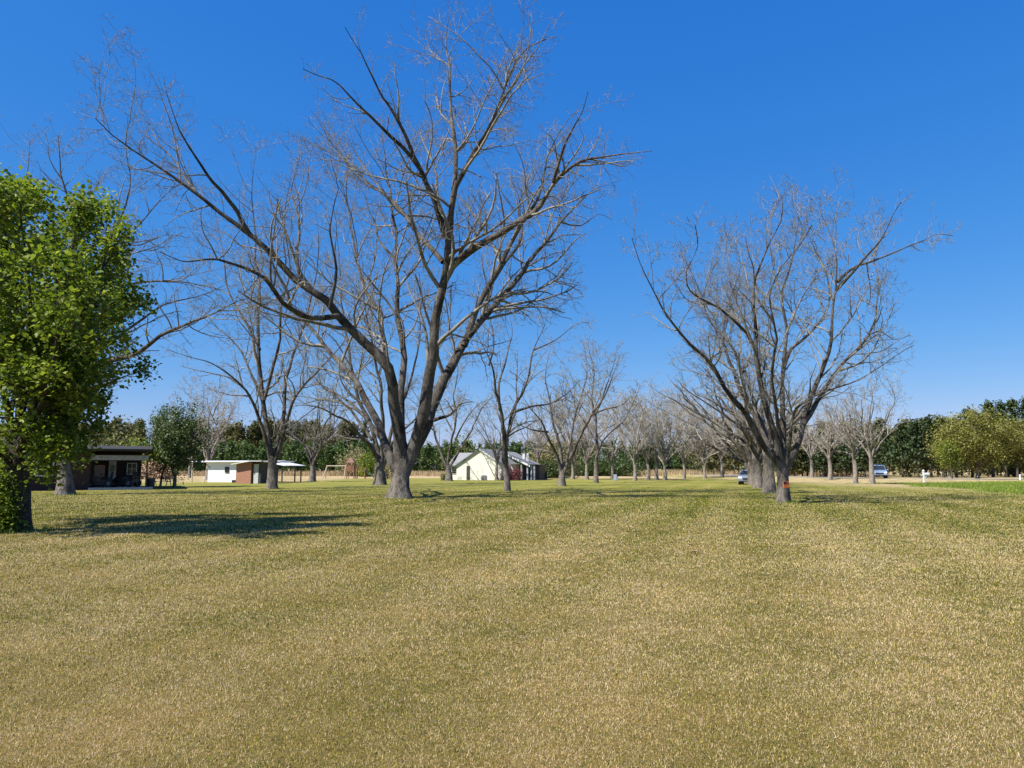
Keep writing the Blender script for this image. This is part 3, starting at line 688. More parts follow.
LT = [
 ([P0(16, 470, 0), P0(20, 400, 0), P0(14, 330, 0), P0(8, 260, .2), P0(6, 215, 0), P0(12, 185, 0)], .13),
 ([P0(18, 450, 0), P0(36, 400, -.3), P0(60, 350, -.6), P0(90, 300, -1), P0(106, 255, -1.2), P0(106, 228, -1.3)], .11),
 ([P0(18, 430, 0), P0(32, 370, .5), P0(52, 310, 1.), P0(72, 255, 1.6), P0(82, 212, 2)], .10),
 ([P0(20, 440, 0), P0(50, 415, .4), P0(85, 395, 1), P0(115, 380, 1.4), P0(138, 372, 1.6)], .07),
 ([P0(16, 440, 0), P0(0, 380, -.8), P0(-20, 320, -1.8), P0(-30, 260, -2.5), P0(-28, 200, -2.8)], .10),
 ([P0(14, 450, 0), P0(-20, 400, .8), P0(-55, 350, 1.6), P0(-80, 300, 2.2), P0(-95, 240, 2.5)], .10),
 ([P0(16, 460, 0), P0(10, 420, 1), P0(20, 370, 2.2), P0(30, 310, 3), P0(36, 250, 3.5)], .09),
 ([P0(16, 455, 0), P0(32, 425, -1), P0(48, 385, -2.2), P0(58, 330, -3), P0(55, 260, -3.4)], .09),
 ([P0(18, 470, 0), P0(40, 445, -.2), P0(65, 425, -.5), P0(85, 420, -.6)], .05),
 ([P0(16, 470, 0), P0(-10, 445, -1), P0(-40, 425, -1.8)], .06),
 ([P0(60, 350, -.6), P0(95, 330, -.4), P0(122, 318, 0), P0(136, 300, .2)], .05),
 ([P0(52, 312, 1), P0(85, 285, .8), P0(112, 262, .8), P0(124, 240, .8)], .05),
 ([P0(60, 300, -1), P0(70, 260, -1), P0(78, 225, -1), P0(92, 205, -1)], .05),
 ([P0(20, 400, 0), P0(30, 340, -1), P0(28, 270, -2), P0(20, 215, -2.4), P0(22, 190, -2.4)], .07),
 ([P0(18, 472, 0), P0(34, 458, -.8), P0(56, 446, -1.4), P0(72, 440, -1.6)], .04),
 ([P0(18, 470, 0), P0(22, 452, 1.2), P0(38, 436, 2.4), P0(52, 428, 2.8)], .04),
 ([P0(18, 455, 0), P0(48, 415, -1), P0(82, 392, -1.6), P0(112, 385, -1.8)], .05),
 ([P0(30, 425, -.5), P0(66, 378, -1.2), P0(100, 338, -1.4), P0(124, 312, -1.2)], .06),
 ([P0(18, 465, 0), P0(46, 440, -.4), P0(76, 424, -1), P0(102, 416, -1.2)], .045),
 ([P0(24, 440, .4), P0(60, 400, 1.6), P0(95, 350, 2.2), P0(120, 290, 2.4)], .06),
 ([P0(14, 300, 0), P0(-4, 250, -1), P0(-12, 210, -1), P0(-6, 190, -1)], .06),
 ([P0(10, 300, 0), P0(16, 250, .6), P0(22, 215, 1), P0(18, 190, 1)], .06),
 ([P0(4, 290, 0), P0(6, 240, -.8), P0(2, 205, -1), P0(4, 186, -1)], .06),
]
leafy_tree('leafy_tree', b0, LT, [b0 - np.array((0, 0, .2)), P0(17, 505, 0), P0(18, 480, 0), P0(16, 450, 0)],
           'tree in fresh green leaf at the left edge, closest of all the trees', 'tree', (.34, .24), 7, LEAF, BARKD, 9, .135, .165, dens=1.45)
# ivy-like shrub round its base
r = np.random.default_rng(9)
def shrub(name, c, rad, n, lsize, mat, label, cat, seed, per=9, stem=True, group=None):
    r = np.random.default_rng(seed); c = np.array(c, float); c[2] = float(hgt(c[0], c[1]))
    root = thing(name, c, label, cat, group)
    d = rv(n, r); d[:, 2] = np.abs(d[:, 2]) * 1.0; q = r.random(n) ** .45
    lob = 1 + .22 * np.sin(3 * np.arctan2(d[:, 1], d[:, 0]) + seed) + .14 * np.sin(7 * d[:, 0] + 5 * d[:, 2] + seed)
    C = d * q[:, None] * lob[:, None] * np.array(rad)[None]; C[:, 2] += .04 * rad[2]
    V, Q, a = leaf_cloud(C, per, lsize * 1.3, lsize, r); mesh_np('foliage', V, Q, mat, root, attr={'rnd': ('FACE', a)})
    mb = MB()
    for i in range(7):
        a_ = i * .9; mb.tube([(0, 0, -.05), (math.cos(a_) * rad[0] * .3, math.sin(a_) * rad[1] * .3, rad[2] * .4), (math.cos(a_) * rad[0] * .55, math.sin(a_) * rad[1] * .55, rad[2] * .75)], [.02 * rad[2], .014 * rad[2], .006 * rad[2]], 5)
    mb.build('stem', BARKD, root); return root
shrub('shrub', gnd(8, 531) + np.array((-.05, -.55, 0)), (.72, .6, 1.85), 620, .09, LEAF, 'leafy green shrub growing at the foot of the leftmost tree', 'shrub', 3)

def dome_tree(name, base, H, rx, ry, z0, label, cat, seed, mat, barkm, lsize, n, per=10, trunk_r=.3, group=None, lobes=.18):
    """broad crown: clumps on lumpy dome shells round real limbs"""
    r = np.random.default_rng(seed); base = np.array(base, float); base[2] = float(hgt(base[0], base[1]))
    root = thing(name, base, label, cat, group); acc = Acc()
    trunk_mesh(acc, resamp(np.array([(0, 0, -.2), (.05, .02, z0 * .6), (0, 0, z0 + H * .12)]), 6)[0], trunk_r, trunk_r * .7, .3, seed, 10)
    L = []
    for i in range(9):
        a_ = i * 2.4; L.append(resamp(catmull(np.array([(0, 0, z0 * .8), (math.cos(a_) * rx * .35, math.sin(a_) * ry * .35, z0 + (H - z0) * .35), (math.cos(a_) * rx * .7, math.sin(a_) * ry * .7, z0 + (H - z0) * (.45 + .04 * i))]), .5), 8)[0])
    L = np.array(L); acc.add(*tubes(L, np.tile(np.linspace(trunk_r * .5, .03, 8), (9, 1)), 6)); acc.build('trunk', barkm, root)
    d = rv(n, r); q = r.random(n) ** .33
    ph = np.arctan2(d[:, 1], d[:, 0]); lob = 1 + lobes * np.sin(4 * ph + 6 * d[:, 2] + seed) + lobes * .7 * np.sin(9 * ph - 7 * d[:, 2] + seed * 2)
    hgt_c = (H - z0) / 2; C = d * (q * lob)[:, None] * np.array((rx, ry, hgt_c)); C[:, 2] += z0 + hgt_c
    V, Q, a = leaf_cloud(C, per, lsize * 1.1, lsize, r); mesh_np('crown', V, Q, mat, root, attr={'rnd': ('FACE', a)})
    return root
g = gnd(174, 487)
dome_tree('small_evergreen_tree', g, hpx(406, g[1]), 2.6, 2.4, 1.1, 'small dark green tree right of the brick house', 'tree', 12, LEAFD, BARKF, .16, 900, 16, .15, lobes=.25)
mb = MB(); p = gnd(160, 487) - g; mb.tube([(p[0], 0, -.1), (p[0] + .1, .1, 1.2), (p[0] * .5, 0, 2.4)], [.11, .09, .07], 8)
st = mb.build('stem', BARKF, bpy.data.objects['small_evergreen_tree'])

# ------------------------------------------------------------------ pines
def pine_arrays(H, rad, z0, r, size=.5, nb=60, per=5):
    z = z0 + (H - z0) * r.random(nb) ** .8; t = (z - z0) / (H - z0)
    a = r.uniform(0, 6.28, nb); rr = rad * (1 - t) ** .7 * r.uniform(.35, 1.05, nb) * np.where(t < .15, .8, 1) + .15
    C = np.stack([np.cos(a) * rr, np.sin(a) * rr, z + .12 * rr], -1)
    C = np.vstack([C, np.stack([np.cos(a) * rr * .5, np.sin(a) * rr * .5, z], -1), [(0, 0, H - .3), (0, 0, H - .7)]])
    return leaf_cloud(C, per, size * .55, size, r, .2, .5)
def belt(name, spots, label, cat, leafm, barkm, hr, rad, z0f, size, nb, per, seed):
    r = np.random.default_rng(seed); Vs = []; Qs = []; As = []; n0 = 0; acc = Acc()
    for (x, y) in spots:
        H = r.uniform(*hr); V, Q, a = pine_arrays(H, rad * r.uniform(.8, 1.2), H * z0f, r, size, nb, per)
        V = V + np.array((x, y, 0)); Vs.append(V); Qs.append(Q + n0); n0 += len(V); As.append(np.clip(a * .7 + r.random() * .3, 0, 1))
        t_, q_ = tubes(np.array([[(x, y, -.1), (x + r.normal() * .1, y, H * .5), (x, y, H * .95)]]), np.array([[.13, .09, .03]]) * (H / 9), 5); acc.add(t_, q_)
    root = thing(name, (0, 0, 0), label, cat); root['kind'] = 'stuff'
    mesh_np('crown', np.concatenate(Vs), np.concatenate(Qs), leafm, root, attr={'rnd': ('FACE', np.concatenate(As))})
    acc.build('trunk', barkm, root); return root
r = np.random.default_rng(77)
sp = [(x + r.normal() * .6, y + r.normal() * .6) for y in (203, 206, 209.5, 213) for x in np.arange(-150, 80, 2.2)]
belt('pine_plantation', sp, 'young dark green pines forming the far treeline behind the dry grass', 'woodland', PINEL, BARKD, (6.6, 9.2), 1.9, .08, .62, 44, 6, 5)
sp = [(x + r.normal() * 4, y + r.normal() * 5) for y in (330, 342, 354) for x in np.arange(-300, -70, 4.)]
belt('distant_woods', sp, 'distant taller woods rising above the pines at far left', 'woodland', OAKD, BARKD, (19, 23.5), 4.5, .1, 1.3, 110, 5, 6)

def pine_tree(base, H, rad, label, seed, z0f=.3, mat=PINED, size=.5, nb=150, per=6, group='tall pines beyond the road', name='pine_tree'):
    r = np.random.default_rng(seed); base = np.array(base, float); base[2] = float(hgt(base[0], base[1]))
    root = thing(name, base, label, 'tree', group)
    V, Q, a = pine_arrays(H, rad, H * z0f, r, size, nb, per); mesh_np('crown', V, Q, mat, root, attr={'rnd': ('FACE', a)})
    acc = Acc(); trunk_mesh(acc, resamp(np.array([(0, 0, -.1), (r.normal() * .15, 0, H * .5), (0, 0, H * .96)]), 8)[0], .2, .05, .2, seed, 8)
    a_ = r.uniform(0, 6.28, 26); z = H * r.uniform(z0f * .7, .9, 26); l = rad * (1.05 - z / H)
    P = np.stack([np.zeros((26, 3)), np.stack([np.cos(a_) * l, np.sin(a_) * l, l * .2], -1)], 1); P[:, :, 2] += z[:, None]
    acc.add(*tubes(P, np.tile([.05, .02], (26, 1)), 4)); acc.build('trunk', BARKD, root)
    return root
# understorey mass beyond the road
sp = [(x + r.normal() * 1.2, y + r.normal() * 1.5) for (y, x0, x1) in ((138, 50, 140), (146, 46, 140), (156, 40, 150), (168, 44, 165), (180, 44, 180)) for x in np.arange(x0, x1, 3.0)]
belt('roadside_woods', sp, 'dense dark mixed woods beyond the road at right', 'woodland', OAKD, BARKD, (8.5, 11.5), 2.8, .06, .75, 50, 6, 8)
tops = [  # u, v_top, Y, radius
 (806, 444, 140, 2.6), (822, 440, 137, 2.8), (846, 441, 136, 2.8), (862, 436, 134, 3.0), (884, 432, 132, 3.0), (900, 428, 130, 3.2), (915, 424, 128, 3.2),
 (928, 420, 127, 3.4), (940, 420, 126, 3.0), (953, 424, 126, 3), (968, 412, 130, 3.4), (988, 404, 133, 3.2), (1001, 404, 132, 2.6), (1012, 403, 131, 2.6), (1024, 401, 130, 3.0), (1040, 404, 130, 3.2)]
nm = ['first', 'second', 'third', 'fourth', 'fifth', 'sixth', 'seventh', 'eighth', 'ninth', 'tenth', 'eleventh', 'twelfth', 'thirteenth', 'fourteenth', 'fifteenth', 'sixteenth']
for i, (u_, v_, Y, rd) in enumerate(tops):
    p = px(u_, v_, Y); pine_tree((p[0], Y, 0), p[2] + .2, rd, 'dark pine beyond the road, %s from the left of the roadside pines' % nm[i], 300 + i, z0f=.22, size=.6, nb=110, per=6)
# yellow-green oaks
def dt(u_, v_, vtop, rx, z0, label, seed, mat, n, lsize=.35, name='oak_tree', per=10, barkm=BARKF, **kw):
    Y = kw.pop('Y', None) or gnd(u_, v_)[1]; x = (u_ - CX) / F * Y
    return dome_tree(name, (x, Y, 0), hpx(vtop, Y), rx, rx * .9, z0, label, 'tree', seed, mat, barkm, lsize, n, per, **kw)
dt(974, 482, 411, 5.6, 1.4, 'broad olive-yellow oak in new leaf beyond the road at right', 61, OAKY, 1900, .26, Y=105, lobes=.12)
dt(1022, 482, 420, 5.8, 1.6, 'yellow-green oak cut by the right edge of the view', 62, OAKY, 1500, .26, Y=108, lobes=.12)
dt(947, 482, 440, 1.5, 1.3, 'small chartreuse tree at the left foot of the broad oak', 63, OAKG, 420, .2, Y=102, name='sapling_tree')
# hedge/shrub growth
def sh(u_, v_, rad, label, seed, mat, n=260, lsize=.3, Y=None, name='shrub', cat='shrub', **kw):
    g = gnd(u_, v_); Y = Y or g[1]; return shrub(name, ((u_ - CX) / F * Y, Y, 0), rad, n, lsize, mat, label, cat, seed, **kw)
sh(552, 478, (4.2, 3, 6.8), 'olive-brown budding thicket at the right end of the cream house', 31, HAZEL, 700, .34, Y=128, cat='thicket', name='thicket')
sh(548, 478, (3.0, 2.5, 3.0), 'dark green bush right of the carport of the cream house', 32, LEAFD, 350, .3, Y=122)
sh(590, 478, (5.5, 3, 3.4), 'dark green hedge clump behind the two pecans right of the cream house', 33, LEAFD, 550, .32, Y=150)
sh(616, 478, (6, 3, 3.6), 'dark shrub behind the pale utility cabinet', 34, LEAFD, 550, .32, Y=152)
sh(369, 478, (2.0, 2, 4.4), 'bright green bush between the playset and the pecan trunk', 35, LEAF, 300, .3, Y=140)
sh(356, 478, (3.2, 2.5, 5.6), 'grey-green feathery bush behind the playset', 36, HAZEL, 420, .3, Y=150)
sh(468, 478, (3.6, 3, 7.5), 'pale green budding tree over the cream house roof', 37, OAKG, 160, .28, Y=122, per=5, name='budding_tree', cat='tree')
sh(386, 479, (1.6, 1.2, 2.4), 'pale straw-coloured ornamental grass clump behind the largest pecan', 38, HAZEL, 160, .25, Y=110)
sh(446, 480, (.7, .6, .8), 'low dark shrub at the foot of the forked pecan', 39, LEAFD, 80, .16, Y=101)
sh(137, 478, (7, 3, 5.5), 'rounded yellow-green tree clump behind the brick house roof', 40, OAKG, 420, .5, Y=130, cat='thicket', name='thicket')
sh(116, 478, (7, 4, 8.5), 'olive rounded tree mass above the brick house', 41, OAKD, 600, .5, Y=140, cat='thicket', name='thicket')
BRUSH = leaf_mat('dry_brush', [(.1, (.16, .09, .06)), (.5, (.30, .19, .13)), (1, (.45, .32, .22))], .1, .8)
sh(152, 478, (5, 2, 2.2), 'reddish-brown dry brush right of the brick house', 42, BRUSH, 420, .28, Y=112, cat='brush', name='dry_brush')
sh(512, 478, (1.55, 1.0, 1.75), 'azalea bush in deep pink bloom beside the cream gable', 43, PINK, 300, .14, Y=99, name='azalea_bush')

# ------------------------------------------------------------------ buildings
def brick_mat(name, c1, c2, mort, scale=4.):
    m, n, b = newmat(name); v = mapping(n, (1, 1, 1), (R(90), 0, 0)); t = n.nodes.new('ShaderNodeTexBrick')
    t.inputs['Color1'].default_value = (*c1, 1); t.inputs['Color2'].default_value = (*c2, 1); t.inputs['Mortar'].default_value = (*mort, 1)
    t.inputs['Scale'].default_value = scale; t.inputs['Mortar Size'].default_value = .02; t.inputs['Row Height'].default_value = .3
    n.links.new(v, t.inputs['Vector']); f = noise(n, 3, 3); c = mix(n, t.outputs['Color'], (.5, .5, .5), .0)
    n.links.new(t.outputs['Color'], b.inputs['Base Color']); b.inputs['Roughness'].default_value = .9
    return m
BRICKD = brick_mat('dark_brick', (.055, .026, .02), (.04, .02, .016), (.05, .04, .038))
BRICKR = brick_mat('red_brick', (.34, .15, .09), (.27, .11, .065), (.36, .28, .2))
ROOFD = plain('dark_shingle', (.016, .014, .013), .9, 0, .3, 5)
ROOFG = plain('grey_shingle', (.20, .20, .205), .85, 0, .15, 5)
CREAM = plain('cream_siding', (.70, .69, .56), .7, 0, .05, 3)
WHITE = plain('white_metal_siding', (.74, .75, .76), .4, 0, .04, 3)
TRIM = plain('white_trim', (.62, .62, .60), .5, 0, .06)
GREEN = plain('dark_green_trim', (.05, .08, .05), .6)
GLASS = plain('dark_window_glass', (.02, .025, .03), .08)
DARK = plain('dark_metal', (.02, .02, .022), .45); RUB = plain('rubber', (.015, .015, .015), .8)
CONC = plain('concrete', (.48, .45, .40), .9, 0, .1, 4); WOODG = plain('weathered_wood', (.40, .33, .25), .85, 0, .2, 9)
WOODR = plain('cedar_wood', (.26, .12, .07), .8, 0, .25, 9); GREYD = plain('grey_door', (.42, .44, .42), .6)
SUNLITW = plain('pink_stucco', (.60, .40, .33), .85, 0, .06)
def window(parent, x0, x1, y, z0, z1, fr=TRIM, nx_=2, nz_=2, ft=.07):
    mb = MB(); mb.box(x0 - ft, x1 + ft, y - .06, y + .02, z1, z1 + ft); mb.box(x0 - ft, x1 + ft, y - .08, y + .02, z0 - ft, z0)
    mb.box(x0 - ft, x0, y - .06, y + .02, z0, z1); mb.box(x1, x1 + ft, y - .06, y + .02, z0, z1)
    for i in range(1, nx_): xx = x0 + (x1 - x0) * i / nx_; mb.box(xx - .02, xx + .02, y - .045, y + .02, z0, z1)
    for i in range(1, nz_): zz = z0 + (z1 - z0) * i / nz_; mb.box(x0, x1, y - .042, y + .02, zz - .02, zz + .02)
    f = mb.build('window', fr, parent); MB().box(x0, x1, y - .02, y - .005, z0, z1).build('pane', GLASS, f); return f

# brick house at left (local origin at its front right wall corner)
hx, hy = -32.2, 56.8
H1 = thing('brick_house', (hx, hy, 0), 'low dark brick house with deep eaves behind the leafy tree', 'house', None, R(26))
MB().box(-22, 0, 0, 10, -.2, 2.95).build('wall', BRICKD, H1)
mb = MB(); mb.box(0.002, 3.45, 5.2, 9.8, -.2, 2.9); mb.build('porch_wall', BRICKD, H1)
mb = MB(); mb.box(.01, .78, 5.10, 5.196, .9, 1.9); mb.build('lit_panel', SUNLITW, H1)  # sunlit part of the porch wall, put in as a paler pink panel
mb = MB(); mb.prism([(-1.2, 2.97), (-1.2, 3.10), (5, 3.5), (11.2, 3.10), (11.2, 2.97)], 'x', -23, 4.2); mb.build('roof', ROOFD, H1)
mb = MB(); mb.box(.05, 4.0, -.6, -.48, 2.25, 2.62); mb.build('porch_beam', plain('grey_beam_paint', (.30, .30, .29), .7), H1)
mb = MB(); mb.box(3.86, 3.98, -.58, -.46, 0, 2.24); mb.box(3.86, 3.98, -.58, -.46, 2.63, 2.96); mb.build('porch_post', DARK, H1)
window(H1, -3.4, -2.42, -.01, 1.12, 2.62, nx_=1, nz_=1, ft=.09); window(H1, -9.4, -8.0, -.01, 1.05, 2.2)
window(H1, 2.45, 3.08, 5.18, 1.15, 2.0)
mb = MB(); mb.box(.01, 4.4, -.7, 5.1, -.1, .16); mb.build('porch_slab', CONC, H1)
dr = MB().box(1.05, 1.60, 5.14, 5.19, .17, 2.25).build('door', TRIM, H1); MB().box(1.15, 1.5, 5.12, 5.139, 1.4, 1.9).build('pane', GLASS, dr)
mb = MB()
for i in range(4): mb.box(3.0 + i * .28, 3.04 + i * .28, -.42, -.38, .17, .95)
mb.box(2.95, 3.85, -.43, -.37, .95, 1.0); mb.build('railing', DARK, H1)

def mower(x, y, rz, label, seat=True):
    t = thing('riding_mower', (x, y, .16), label, 'riding mower', 'riding mowers parked under the porch', rz)
    b_ = MB(); b_.prism([(-.75, .35), (-.75, .62), (-.2, .62), (.05, .5), (.1, .78), (.7, .82), (.95, .70), (.98, .35)], 'y', -.36, .36); b_.build('body', DARK, t, .03)
    MB().box(-.35, .75, -.55, .55, .18, .33).build('mowing_deck', DARK, t, .03)
    s_ = MB(); s_.prism([(-.65, .64), (-.1, .64), (-.1, .74), (-.52, .76), (-.62, 1.2), (-.72, 1.2)], 'y', -.25, .25); s_.build('seat', RUB, t, .02)
    st = MB(); st.tube([(.2, 0, .75), (.08, 0, 1.0)], .02)
    for i in range(12):
        a, b2 = i * math.pi / 6, (i + 1) * math.pi / 6
        st.tube([(.08 + .06 * math.cos(a), .18 * math.sin(a), 1.0 + .05 * math.cos(a)), (.08 + .06 * math.cos(b2), .18 * math.sin(b2), 1.0 + .05 * math.cos(b2))], .014, 5)
    st.build('steering_wheel', DARK, t)
    for sx, rr in ((-.5, .30), (.75, .22)):
        for sy in (-.5, .5):
            w_ = MB(); w_.tube([(sx, sy - .09, rr), (sx, sy + .09, rr)], rr, 18); o = w_.build('wheel', RUB, t)
            MB().tube([(sx, sy - .1, rr), (sx, sy + .1, rr)], rr * .45, 12).build('rim', plain('dull_grey_rim', (.13, .13, .13), .6), o)
    return t
mower(-32.0, 58.3, R(200), 'dark riding mower on the left under the porch roof')
mower(-30.5, 59.2, R(170), 'dark riding mower on the right under the porch roof')
def barrel(x, y, h_, r_, mat, label, name='barrel', cat='barrel'):
    mb = MB(); zs = [0, .02, .3, .33, .36, .64, .67, .7, .98, 1.0]; rs = [.95, 1, 1, 1.05, 1, 1, 1.05, 1, 1, .93]
    mb.tube([(0, 0, z * h_) for z in zs], [q * r_ for q in rs], 18); o = mb.build(name, mat); o.location = (x, y, float(hgt(x, y)) - .02); tag(o, label, cat); return o
p = gnd(150.5, 488.5); barrel(p[0], p[1], .85, .30, DARK, 'black barrel standing at the right end of the brick house porch')
# picnic table
def picnic(x, y, rz, label):
    t = thing('picnic_table', (x, y, 0), label, 'picnic table', None, rz)
    MB().box(-.9, .9, -.38, .38, .72, .76).build('tabletop', WOODG, t)
    for s_ in (-1, 1): MB().box(-.9, .9, s_ * .75 - .13, s_ * .75 + .13, .42, .46).build('bench', WOODG, t)
    for s_ in (-1, 1):
        f = MB(); f.tube([(s_ * .65, -.75, 0), (s_ * .65, -.2, .71)], .04, 6); f.tube([(s_ * .65, .75, 0), (s_ * .65, .2, .71)], .04, 6); f.tube([(s_ * .65, -.78, .40), (s_ * .65, .78, .40)], .035, 6); f.build('leg_frame', WOODG, t)
p = gnd(161, 486); picnic(p[0], p[1], R(8), 'weathered picnic table left of the small evergreen tree')

# white building with long flat roof
Yb = 87.; X = lambda u_: (u_ - CX) / F * Yb
W1 = thing('white_outbuilding', (X(210), Yb, 0), 'long white metal outbuilding with open roofed ends', 'outbuilding', None, R(-9))
o0 = X(210)
MB().box(0, X(248) - o0, 0, 4, -.1, 2.32).build('wall', WHITE, W1)
mb = MB(); mb.prism([(-.5, 2.34), (-.5, 2.42), (2, 2.52), (4.5, 2.42), (4.5, 2.34)], 'x', X(192) - o0, X(283) - o0); mb.build('roof', WHITE, W1)
mb = MB(); x0_, x1_ = X(277) - o0, X(294.5) - o0
mb.add([(x0_, -.9, 2.30), (x1_, -.9, 1.95), (x1_, 4.6, 1.95), (x0_, 4.6, 2.30), (x0_, -.9, 2.24), (x1_, -.9, 1.89), (x1_, 4.6, 1.89), (x0_, 4.6, 2.24), (x0_, 2, 2.5)],
       [(0, 1, 8), (1, 2, 8), (2, 3, 8), (3, 0, 8), (4, 7, 6, 5), (0, 4, 5, 1), (1, 5, 6, 2), (2, 6, 7, 3), (3, 7, 4, 0)]); mb.build('end_canopy', WHITE, W1)
mb = MB().box(X(249) - o0, X(268) - o0, 3.2, 3.9, 0, 2.3); mb.build('back_wall', plain('brown_boards', (.14, .10, .08), .9), W1)
for u_, yy, zt in ((192.5, .1, 2.33), (192.5, 3.8, 2.33), (278.5, -.3, 2.22), (291.5, -.7, 1.95), (291.5, 4.2, 1.95), (285, 4.2, 2.0)):
    MB().box(X(u_) - o0 - .06, X(u_) - o0 + .06, yy - .06, yy + .06, 0, zt).build('post', DARK if u_ > 280 else WOODG, W1)
window(W1, X(228.6) - o0, X(232.4) - o0, -.01, 1.15, 1.75, DARK, 2, 1, .03)
for (u_, v_, w_, h_, mat, lb, nme) in [(217, 481.5, .62, .62, plain('blue_grey_bin', (.06, .065, .08), .5), 'dark storage bin against the white outbuilding wall', 'storage_bin'),
        (207, 479.3, .9, .28, TRIM, 'low pale crate left of the dark storage bin', 'crate'), (235, 482.6, .6, .3, DARK, 'low dark crate at the left corner of the brick shed', 'crate'),
        (203, 482.0, .28, .12, TRIM, 'small white block lying on the lawn by the outbuilding', 'block')]:
    p = gnd(u_, v_); t = thing(nme, p, lb, nme.replace('_', ' '))
    MB().box(-w_ / 2, w_ / 2, -w_ * .35, w_ * .35, 0, h_ * .86).build('body', mat, t, .02); MB().box(-w_ / 2 - .02, w_ / 2 + .02, -w_ * .37, w_ * .37, h_ * .86 + .002, h_).build('lid', mat, t, .02)
# brick shed
Ys = 79.; X = lambda u_: (u_ - CX) / F * Ys
S1 = thing('brick_shed', (X(238), Ys, 0), 'small red brick shed with white slanted flat roof', 'shed', None, R(-10)); o0 = X(238)
MB().prism([(0, -.1), (X(254) - o0, -.1), (X(254) - o0, 2.28), (0, 2.02)], 'y', 0, 2.2).build('wall', BRICKR, S1)
MB().box(X(254) - o0 + .003, X(263) - o0, .25, 2.19, -.1, 2.3).build('door_bay', plain('dark_boards', (.06, .05, .045), .9), S1)
dr = MB().box(X(256) - o0, X(261) - o0, .18, .246, .02, 2.05).build('door', GREYD, S1); MB().box(X(256) - o0 + .08, X(256) - o0 + .12, .13, .18, .98, 1.1).build('handle', DARK, dr)
mb = MB(); a = X(234.5) - o0; b2 = X(254.5) - o0; c2 = X(267) - o0
mb.prism([(a, 2.08), (b2, 2.42), (c2, 2.42), (c2, 2.34), (b2, 2.34), (a, 2.0)][::-1], 'y', -.45, 2.6); mb.build('roof', TRIM, S1)

# playset
p = gnd(336, 478.6); PS = thing('swing_playset', (p[0], p[1], 0), 'wooden playset with swings, roofed tower and slide', 'playset'); k_ = p[1] / F
mb = MB(); hw = 1.45
for sx in (-hw, hw):
    mb.tube([(sx - .45 * (sx < 0), -.9, 0), (sx, 0, 1.95)], .07, 6); mb.tube([(sx - .45 * (sx < 0), .9, 0), (sx, 0, 1.95)], .07, 6)
mb.tube([(-hw - .1, 0, 1.97), (hw + .1, 0, 1.97)], .09, 6); mb.build('swing_frame', WOODG, PS)
for sx in (-.7, .15, .8):
    s_ = MB(); s_.box(sx - .22, sx + .22, -.1, .1, .5, .54); o = s_.build('swing_seat', DARK, PS)
    c_ = MB(); c_.tube([(sx - .2, 0, .54), (sx - .2, 0, 1.93)], .012, 4); c_.tube([(sx + .2, 0, .54), (sx + .2, 0, 1.93)], .012, 4); c_.build('chain', DARK, o)
tw = MB()
for sx in (1.75, 2.85):
    for sy in (-.6, .6): tw.box(sx - .06, sx + .06, sy - .06, sy + .06, 0, 2.5)
tw.box(1.7, 2.9, -.65, .65, 1.25, 1.32)
for sy in (-.62, .62): tw.box(1.82, 2.78, sy - .03, sy + .03, 1.85, 1.93); [tw.box(1.9 + i * .15, 1.97 + i * .15, sy - .02, sy + .02, 1.33, 1.85) for i in range(6)]
tw.build('tower', WOODR, PS)
rf = MB(); rf.add([(1.6, -.8, 2.5), (3.0, -.8, 2.5), (3.0, .8, 2.5), (1.6, .8, 2.5), (2.3, 0, 3.35)], [(0, 1, 4), (1, 2, 4), (2, 3, 4), (3, 0, 4), (3, 2, 1, 0)]); rf.build('roof', plain('terracotta_canvas', (.17, .085, .055), .8), PS)
pl = MB(); pl.box(3.2, 4.6, -.5, .5, 1.1, 1.17)
for sx in (3.25, 4.55):
    for sy in (-.45, .45): pl.box(sx - .05, sx + .05, sy - .05, sy + .05, 0, 1.7)
pl.box(3.2, 4.6, -.5, -.45, 1.62, 1.7); pl.build('platform', WOODR, PS)
sl_ = MB(); sl_.add([(4.6, -.3, 1.2), (4.6, .3, 1.2), (6.0, .3, .15), (6.0, -.3, .15), (4.6, -.3, 1.14), (4.6, .3, 1.14), (6.0, .3, .09), (6.0, -.3, .09)], [(0, 3, 2, 1), (4, 5, 6, 7), (0, 4, 7, 3), (1, 2, 6, 5), (0, 1, 5, 4), (3, 7, 6, 2)])
for sy in (-.33, .3): sl_.add([(4.6, sy, 1.14), (4.6, sy + .03, 1.14), (6.0, sy + .03, .09), (6.0, sy, .09), (4.6, sy, 1.35), (4.6, sy + .03, 1.35), (6.0, sy + .03, .3), (6.0, sy, .3)], [(0, 3, 7, 4), (1, 5, 6, 2), (4, 7, 6, 5), (0, 1, 2, 3), (0, 4, 5, 1), (2, 6, 7, 3)])
sl_.build('slide', plain('dark_green_plastic', (.04, .07, .06), .4), PS)

